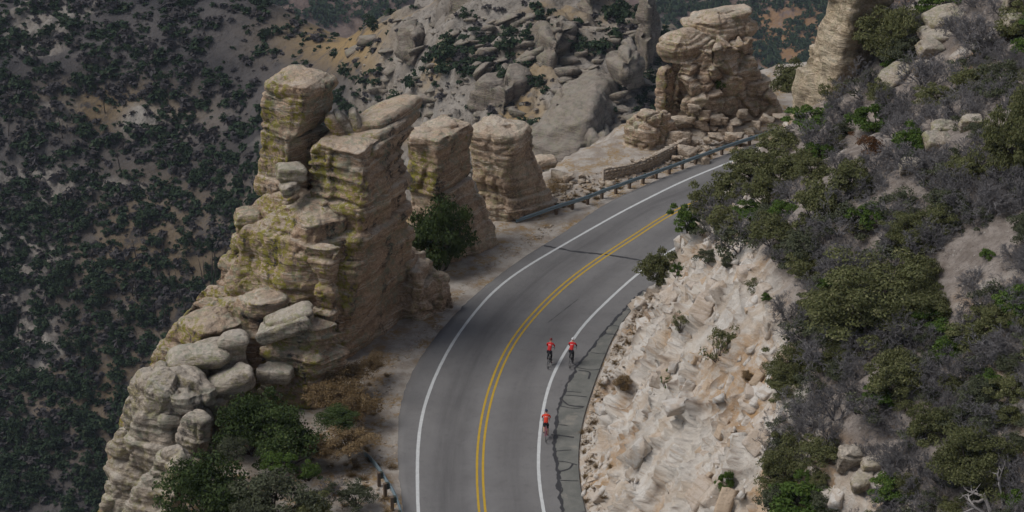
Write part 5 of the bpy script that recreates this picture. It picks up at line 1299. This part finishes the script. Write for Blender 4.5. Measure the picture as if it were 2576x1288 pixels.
def guardrail(label, path, posts, post_side):
    """path: rail centre line (x, y, z); posts: (x, y, heading)"""
    G = thing('guardrail', label, 'guardrail', path[len(path) // 2] * [1, 1, 0])
    p = spline(path, 0.35); t = np.gradient(p, axis=0); t[:, 2] = 0; t = unit(t); n = np.stack([t[:, 1], -t[:, 0], 0 * t[:, 0]], 1)
    prof = [(0.0, -.155), (.035, -.135), (.075, -.10), (.075, -.06), (.02, -.02), (0.0, 0), (.02, .02), (.075, .06), (.075, .10), (.035, .135), (0.0, .155)]
    prof = prof + [(x - 0.012, z) for x, z in prof[::-1]]
    V = np.zeros((len(p), len(prof), 3))
    for k, (a, z) in enumerate(prof): V[:, k] = p + n * a * (1 if post_side < 0 else -1) + [0, 0, z]
    mk('rail', V, gridfaces(len(p), len(prof), wrap=True), galv, G)
    for x, y, rz in posts:
        V, F = boxv((x, y, 0.30), 0.085, 0.10, 0.50, rz, 0.012); mk('post', V, F, wood, G, smooth=False)
        b = np.array([x, y]) + np.array([math.cos(rz), math.sin(rz)]) * 0.155
        V, F = boxv((b[0], b[1], 0.62), 0.068, 0.09, 0.20, rz, 0.01); mk('spacer_block', V, F, wood_d, G, smooth=False)
    return G
pz = [(453,845),(597,815),(733,745),(856,712),(977,660),(1100,620),(1218,572),(1335,540),(1445,490),(1563,450),(1680,408),(1795,365)]
pw = [gp(1269.6 + x * .2857, 294.4 + y * .2857)[:2] for x, y in pz]
pw = smooth_line(np.array(pw), 3)
ext = [pw[-1] + k * np.array([1.10, 0.98]) + np.array([0.02, -0.004]) * k * k for k in range(1, 15)]
pl = np.r_[pw, np.array(ext)]
td = np.gradient(pl, axis=0); td /= np.linalg.norm(td, axis=1)[:, None]; nr_ = np.stack([td[:, 1], -td[:, 0]], 1)
railp = [gp(1297, 556, 0.02), gp(1345, 540, 0.30)] + [np.array([*(a + b * 0.24), 0.62]) for a, b in zip(pl, nr_)]
guardrail('long grey-blue steel guardrail on wooden posts along the outside of the road', np.array(railp), [(x, y, math.atan2(n_[1], n_[0])) for (x, y), n_ in zip(pl, nr_)], -1)
lowr = [gp(911, 1135, 0.0), gp(934, 1157, 0.2), gp(954, 1181, 0.45), gp(972, 1210, 0.62), gp(988, 1235, 0.62), gp(1000, 1263, 0.62), gp(1008, 1288, 0.62), gp(1016, 1330, 0.62)]
lowr = np.array(lowr); q = spline(lowr, 0.3); tq = np.gradient(q, axis=0)
lp = []
for k in range(5):
    i = int(np.interp(k, [0, 4], [len(q) * 0.40, len(q) * 0.97])); a = unit(tq[i, :2]); n_ = np.array([-a[1], a[0]])   # road lies to the right when seen going away
    if n_[0] < 0: n_ = -n_
    lp.append((*(q[i, :2] - n_ * 0.24), math.atan2(n_[1], n_[0])))
guardrail('short steel guardrail with dark wooden blocks at the bottom, left of the bend', lowr, lp, 1)

# ------------------------------------------------------------------ stone parapet wall
wallb = spline([gp(x, y)[:2] for x, y in [(1516,447),(1560,441),(1612,428),(1660,405),(1700,383),(1722,372)]], 0.1)
WT = thing('stone_wall', 'low curved parapet wall of mortared pale stones beside the guardrail', 'wall', (*wallb[len(wallb) // 2], 0))
tw = np.gradient(wallb, axis=0); tw /= np.linalg.norm(tw, axis=1)[:, None]; nw = np.stack([tw[:, 1], -tw[:, 0]], 1)
mort = plain('pale_mortar', (0.40, 0.34, 0.28), 0.95, var=0.2, scale=3)
hw = 0.78 + 0.05 * np.sin(np.arange(len(wallb)) * 0.13)
prof = [(0.20, -0.2), (0.18, 0.0), (0.17, 1.0), (-0.17, 1.0), (-0.2, -0.2)]
V = np.zeros((len(wallb), len(prof), 3))
for k, (a, z) in enumerate(prof): V[:, k, :2] = wallb + nw * a; V[:, k, 2] = np.where(z == 1.0, hw - 0.03, z)
F = [list(f) for f in gridfaces(len(wallb), len(prof), wrap=True)] + [list(range(len(prof))), list(range((len(wallb) - 1) * len(prof), len(wallb) * len(prof)))]
mk('mortar_core', V, F, mort, WT, smooth=False)
stp = [hull(boulder_pts(400 + k, 16, 0.9), 0.5, 0.03, 0.02, 2.0, k) for k in range(5)]
smesh = []
for V, F in stp:
    o = mk('stone', V, F, MT['boulder'], smooth=False); smesh.append(o.data); bpy.data.objects.remove(o)
wr = random.Random(6); sa_ = arc(wallb)
def wall_stone(s, off, z, sx, sy, sz):
    x, y = np.interp(s, sa_, wallb[:, 0]), np.interp(s, sa_, wallb[:, 1]); k = int(np.clip(np.searchsorted(sa_, s), 0, len(wallb) - 1))
    o = bpy.data.objects.new('stone', smesh[wr.randrange(5)]); col.objects.link(o); o.parent = WT
    o.location = (x + nw[k, 0] * off - WT.location[0], y + nw[k, 1] * off - WT.location[1], z); o.scale = (sx, sy, sz)
    o.rotation_euler = (wr.uniform(-.1, .1), wr.uniform(-.1, .1), math.atan2(tw[k, 1], tw[k, 0]) + wr.uniform(-.1, .1))
z = 0.02
for row in range(3):
    s = wr.uniform(0, 0.2)
    while s < sa_[-1]:
        w = wr.uniform(0.30, 0.55)
        if s < sa_[-1] - 0.6 or row < 2: wall_stone(s + w / 2, 0.17, 0.12 + row * 0.235, w * 0.96, 0.26, 0.25 * wr.uniform(.9, 1.1))
        s += w
s = 0
while s < sa_[-1] - 0.2:
    w = wr.uniform(0.45, 0.75); wall_stone(s + w / 2, 0.0, 0.79, w * 1.02, 0.52, 0.20); s += w

# ------------------------------------------------------------------ cyclists
skin_m = plain('skin', (0.42, 0.24, 0.17), 0.6)
black_m = plain('black_cycling_cloth', (0.016, 0.016, 0.020), 0.8)
carbon = plain('black_bicycle_parts', (0.018, 0.018, 0.02), 0.4, 0.0, 0.5)
steel_m = plain('bicycle_metal', (0.35, 0.35, 0.36), 0.35, 0.9)
white_m = plain('white_plastic', (0.70, 0.70, 0.70), 0.5)
navy_m = plain('dark_blue_helmet', (0.02, 0.028, 0.06), 0.4)
pink_m = plain('pink_paint', (0.45, 0.035, 0.10), 0.5)
red_j = plain('red_jersey', (0.50, 0.022, 0.022), 0.75, var=0.1)
orange_j = plain('orange_red_jersey', (0.58, 0.045, 0.018), 0.75, var=0.1)
print_m = plain('white_print', (0.75, 0.75, 0.75), 0.7)
def torus(c, Rm, r, axis='x', n=40, k=8):
    a = np.linspace(0, 2 * np.pi, n, endpoint=False)[:, None]; b = np.linspace(0, 2 * np.pi, k, endpoint=False)[None]
    y = (Rm + r * np.cos(b)) * np.cos(a); z = (Rm + r * np.cos(b)) * np.sin(a); x = r * np.sin(b) + 0 * a
    V = np.stack([x, y, z], -1) + np.array(c)
    i = np.arange(n)[:, None]; j = np.arange(k)[None]; q = lambda i, j: (i % n) * k + (j % k)
    F = np.stack([q(i, j), q(i + 1, j), q(i + 1, j + 1), q(i, j + 1)], -1).reshape(-1, 4)
    return V.reshape(-1, 3), F
def seg(a, b, r0, r1=None, k=8):
    a, b = np.array(a, float), np.array(b, float); return tube([a, (a + b) / 2, b], [r0, (r0 + (r1 or r0)) / 2, r1 or r0], k)
def sweep(path, rad, k=8): return tube(path, rad if hasattr(rad, '__len__') else [rad] * len(path), k)
def lump(c, rx, ry, rz, n=16, m=10, f=None):
    th = np.linspace(0, 2 * np.pi, n, endpoint=False)[None]; ph = np.linspace(0.02, np.pi - 0.02, m)[:, None]
    V = np.stack([np.sin(ph) * np.cos(th), np.sin(ph) * np.sin(th), np.cos(ph) + 0 * th], -1)
    if f is not None: V = f(V)
    V = V * [rx, ry, rz] + np.array(c)
    return V.reshape(-1, 3), gridfaces(m, n, wrap=True)
def bicycle(loc, rz, label, frame_m, crank_a):
    B = thing('bicycle', label, 'bicycle', loc, 'bicycles of the three riders', rz); ORG[B.name] = np.zeros(3)
    bb, st, ht, hb, ra, fa = (0, -.06, .27), (0, -.20, .76), (0, .37, .80), (0, .41, .66), (0, -.49, .335), (0, .50, .335)
    parts = [seg(bb, st, .017), seg(st, ht, .016), seg(hb, bb, .022), seg(ht, hb, .02), seg(st, (0, -.24, .93), .013)]
    for sx in (-1, 1): parts += [seg((sx * .03, bb[1], bb[2]), (sx * .065, ra[1], ra[2]), .010), seg((sx * .015, st[1], st[2]), (sx * .065, ra[1], ra[2]), .008)]
    mk('frame', *merge(parts), frame_m, B)
    mk('fork', *merge([seg((0, .41, .66), (sx * .05, .43, .62), .014) for sx in (-1, 1)] + [seg((sx * .05, .43, .62), (sx * .05, fa[1], fa[2]), .013, .009) for sx in (-1, 1)]), frame_m, B)
    for c in (ra, fa):
        w = mk('wheel', *merge([seg((-.055, c[1], c[2]), (.055, c[1], c[2]), .018)] + [seg((.02 * (-1) ** k, c[1], c[2]), (0, c[1] + .305 * math.cos(k * math.pi / 8), c[2] + .305 * math.sin(k * math.pi / 8)), .0022, k=3) for k in range(16)]), steel_m, B)
        mk('tyre', *torus(c, .322, .015), carbon, w); mk('rim', *torus(c, .300, .011), frame_m if c is fa else carbon, w)
    sdl = lump((0, -.24, .945), .07, .14, .028, f=lambda V: V * np.stack([np.where(V[..., 1] > 0, 1 - 0.7 * V[..., 1], 1.0), np.ones(V.shape[:2]), np.ones(V.shape[:2])], -1))
    mk('saddle', *sdl, carbon, B)
    bar = [(-.20, .52, .93), (-.21, .60, .98)]
    hbp = [np.array(q) for q in [(-.20, .50, .80), (-.205, .60, .83), (-.205, .62, .92), (-.20, .54, .97), (-.19, .46, .97), (0, .43, .97), (.19, .46, .97), (.20, .54, .97), (.205, .62, .92), (.205, .60, .83), (.20, .50, .80)]]
    mk('handlebar', *merge([sweep(hbp, .0145), seg((0, .36, .84), (0, .43, .97), .016)]), carbon, B)
    ca, sa = math.cos(crank_a) * .17, math.sin(crank_a) * .17
    mk('crank', *merge([torus((.045, bb[1], bb[2]), .09, .006), seg((.06, bb[1], bb[2]), (.07, bb[1] + ca, bb[2] + sa), .011), seg((-.06, bb[1], bb[2]), (-.07, bb[1] - ca, bb[2] - sa), .011), seg((-.07, *bb[1:]), (.07, *bb[1:]), .02)]), steel_m, B)
    for sx in (1, -1):
        V, F = boxv((sx * .11, bb[1] + sx * ca, bb[2] + sx * sa), .045, .035, .008); mk('pedal', V, F, carbon, B, smooth=False)
    return B
def skinned(verts, edges, radii, root):
    me = bpy.data.meshes.new('tmp'); me.from_pydata([tuple(v) for v in verts], edges, []); me.update()
    o = bpy.data.objects.new('tmp', me); col.objects.link(o)
    o.modifiers.new('s', 'SKIN'); o.modifiers.new('d', 'SUBSURF').levels = 2; o.modifiers['d'].render_levels = 2
    for i, r in enumerate(radii):
        sv = me.skin_vertices[0].data[i]; sv.radius = r if hasattr(r, '__len__') else (r, r); sv.use_root = (i == root)
    dg = bpy.context.evaluated_depsgraph_get(); dg.update()
    ev = o.evaluated_get(dg); m2 = ev.to_mesh()
    V = np.array([v.co for v in m2.vertices]); F = [list(p.vertices) for p in m2.polygons]
    ev.to_mesh_clear(); bpy.data.objects.remove(o); bpy.data.meshes.remove(me)
    return V, F
def rider(loc, rz, label, jersey, sleeve, legs, shoe, helmet_m, crank_a, head_turn=0.0):
    P = thing('person', label, 'person', loc, 'cyclists riding up the bend', rz); ORG[P.name] = np.zeros(3)
    bb = np.array([0, -.06, .27]); ca, sa = math.cos(crank_a) * .17, math.sin(crank_a) * .17
    J, E_, Rr, C_ = [], [], [], []
    def add(p, r, par, cat):
        J.append(np.array(p, float)); Rr.append(r); C_.append(cat)
        if par is not None: E_.append((par, len(J) - 1))
        return len(J) - 1
    pel = add((0, -.23, 1.01), (.145, .115), None, 'legs'); w = add((0, -.12, 1.13), (.125, .10), pel, 'torso'); ch = add((0, .05, 1.29), (.15, .105), w, 'torso'); up = add((0, .17, 1.38), (.13, .085), ch, 'torso')
    nk = add((0, .255, 1.445), .055, up, 'skin'); hd = add((head_turn * .02, .31, 1.525), (.078, .088), nk, 'skin'); add((head_turn * .03, .335, 1.60), (.07, .08), hd, 'skin')
    for s_ in (-1, 1):
        sh = add((s_ * .185, .165, 1.37), .062, up, 'torso'); el = add((s_ * .235, .33, 1.16), .044, sh, 'sleeve'); wr_ = add((s_ * .205, .49, 1.02), .030, el, 'skin' if sleeve is None else 'sleeve'); add((s_ * .20, .545, .995), (.034, .022), wr_, 'skin')
        ft = bb + np.array([s_ * .11, s_ * ca, s_ * sa + .035])
        hip = add((s_ * .095, -.20, .97), .098, pel, 'legs'); ank = ft + np.array([0, -.10, .075])
        hp = np.array([s_ * .095, -.20, .97]); mid = (hp + ank) / 2; L = np.linalg.norm(ank - hp); hgt = math.sqrt(max(.43 ** 2 - (L / 2) ** 2, 0.001)); ax = (ank - hp) / L; fw = np.array([0, 1, 0]) - ax * ax[1]; fw /= np.linalg.norm(fw)
        kn = mid + fw * hgt
        add((hp + kn) / 2 + [0, .01, 0], .076, hip, 'legs'); k_ = add(kn, .054, len(J) - 1, 'legs'); cf = add(kn * .62 + ank * .38 + [0, -.02, 0], .054, k_, 'calf'); an = add(ank, .034, cf, 'calf'); add(ft + [0, .0, 0], (.038, .030), an, 'shoe'); add(ft + [0, .09, -.005], (.036, .022), len(J) - 1, 'shoe')
    V, F = skinned(J, E_, Rr, pel)
    # fingers curled round the brake hoods, nose and ears, joined to the same body surface
    ex = []
    for s_ in (-1, 1):
        for q_ in range(4):
            b0 = np.array([s_ * (.185 + .010 * q_), .555, .998 - .006 * q_]); ex.append(sweep([b0, b0 + [0, .03, .0], b0 + [0, .045 - .004 * abs(q_ - 1.5), -.02], b0 + [0, .03, -.038]], [.010, .0095, .009, .007], 6))
        b0 = np.array([s_ * .175, .53, 1.0]); ex.append(sweep([b0, b0 + [-s_ * .012, .02, -.01], b0 + [-s_ * .012, .045, -.02]], [.011, .010, .008], 6))
        ex.append(lump((s_ * .083, .325, 1.53), .012, .022, .032, 8, 6))
    ex.append(lump((0, .405, 1.525), .014, .02, .02, 8, 6))
    nb_ = len(V)
    for V2, F2 in ex: F += [list(map(int, f + len(V))) for f in F2]; V = np.r_[V, V2]
    me_o = mk('body', V, F, None, P)
    mats = {'torso': jersey, 'sleeve': sleeve or jersey, 'legs': black_m, 'calf': legs, 'shoe': shoe, 'skin': skin_m}
    keys = list(mats); 
    for k in keys: me_o.data.materials.append(mats[k])
    JA = np.array(J); segs = [(a, b) for a, b in E_]
    A_, B_ = JA[[a for a, b in segs]], JA[[b for a, b in segs]]; cb = [C_[b] for a, b in segs]; can = [C_[a] for a, b in segs]
    for p in me_o.data.polygons:
        if p.vertices[0] >= nb_: p.material_index = keys.index('skin'); continue
        c = np.array(p.center); t = np.clip(((c - A_) * (B_ - A_)).sum(1) / ((B_ - A_) ** 2).sum(1), 0, 1); d = np.linalg.norm(c - A_ - t[:, None] * (B_ - A_), axis=1); i = int(d.argmin())
        cat = cb[i] if t[i] > 0.5 else can[i]
        if cat in ('skin',) and c[2] < 1.42 and c[1] < 0.3: cat = 'torso'
        p.material_index = keys.index(cat)
    hv = lump((head_turn * .03, .325, 1.595), .088, .125, .085, 20, 12, f=lambda V: np.where(V[..., 2:3] < -0.15, V * [1, 1, 0] + [0, 0, -0.15], V) * (1 + 0.05 * np.cos(6 * np.arctan2(V[..., 0:1], 0.6)) * (V[..., 2:3] > 0)))
    hm = mk('helmet', *hv, helmet_m, P)
    for s_ in (-.035, 0, .035):
        mk('vent', *lump((head_turn * .03 + s_, .30, 1.668 - abs(s_) * .35), .009, .06, .012, 8, 6), carbon, hm)
    tree = BVHTree.FromPolygons(V.tolist(), F)
    gx_, gz_ = np.linspace(-.085, .085, 9), np.linspace(-.018, .018, 3); pv = []
    for a in gx_:
        for b in gz_:
            o_ = Vector((a, -.35, 1.33 + b)) + Vector((0, 0, .45)); dr = Vector((0, .38, -.45)).normalized()
            r = tree.ray_cast(o_, dr); h_ = np.array(r[0]) if r[0] is not None else np.array((a, .05, 1.39)); n_ = np.array(r[1]) if r[0] is not None else np.array((0, -.6, .8))
            pv.append(h_ + n_ * .006)
    Fp = [f for i, f in enumerate(gridfaces(9, 3)) if (i // 2) % 2 == 0 or (i % 2) == 0]
    mk('jersey_print', np.array(pv), [list(f) for f in Fp], print_m, P)
    return P
riders = [((1379,926), 'rider in the traffic lane, red long-sleeved jersey, black tights and red helmet', 'black road bicycle under the rider left of the white line', red_j, red_j, black_m, pink_m, plain('dark_red_helmet', (0.16, 0.02, 0.02), 0.4), carbon, -1.2, 0.3),
          ((1434,925), 'rider on the white edge line, white helmet, red vest over black sleeves', 'black road bicycle under the rider with the white helmet', red_j, black_m, black_m, carbon, white_m, carbon, -1.9, 0.0),
          ((1373,1111), 'nearest rider, orange-red jersey, black shorts, bare calves and dark blue helmet', 'pink-framed road bicycle under the nearest rider', orange_j, orange_j, skin_m, pink_m, navy_m, pink_m, -0.9, 0.0)]
for (x, y), lb, bl_, je, sl_, lg_, sh_, he, fr, ca_, ht_ in riders:
    g0 = gp(x, y); k = int(np.argmin(((CEN - g0[:2]) ** 2).sum(1))); t = CEN[k + 2] - CEN[k - 2]; t /= np.linalg.norm(t)
    rz = math.atan2(-t[0], t[1]); loc = (g0[0] + t[0] * .49, g0[1] + t[1] * .49, 0.003)
    bicycle(loc, rz, bl_, fr, ca_); rider(loc, rz, lb, je, sl_, lg_, sh_, he, ca_, ht_)

# ------------------------------------------------------------------ the air
hz = NT('thin_blue_haze'); hz.t.nodes.remove(hz.b)
pv = hz.n('ShaderNodeVolumePrincipled'); pv.inputs['Color'].default_value = (0.72, 0.82, 1.0, 1); pv.inputs['Density'].default_value = 0.00007
hz.t.links.new(pv.outputs[0], hz.t.nodes['Material Output'].inputs['Volume'])
x0, x1, y0, y1, z0, z1 = -1400, 1400, -60, 1900, -760, 72
V = [(x, y, z) for z in (z0, z1) for x, y in ((x0, y0), (x1, y0), (x1, y1), (x0, y1))]
hb_ = mk('haze', V, [(0, 3, 2, 1), (4, 5, 6, 7), (0, 1, 5, 4), (1, 2, 6, 5), (2, 3, 7, 6), (3, 0, 4, 7)], hz.m, smooth=False)
hb_['kind'] = 'stuff'; hb_['label'] = 'thin bluish haze filling the canyon air'; hb_['category'] = 'haze'
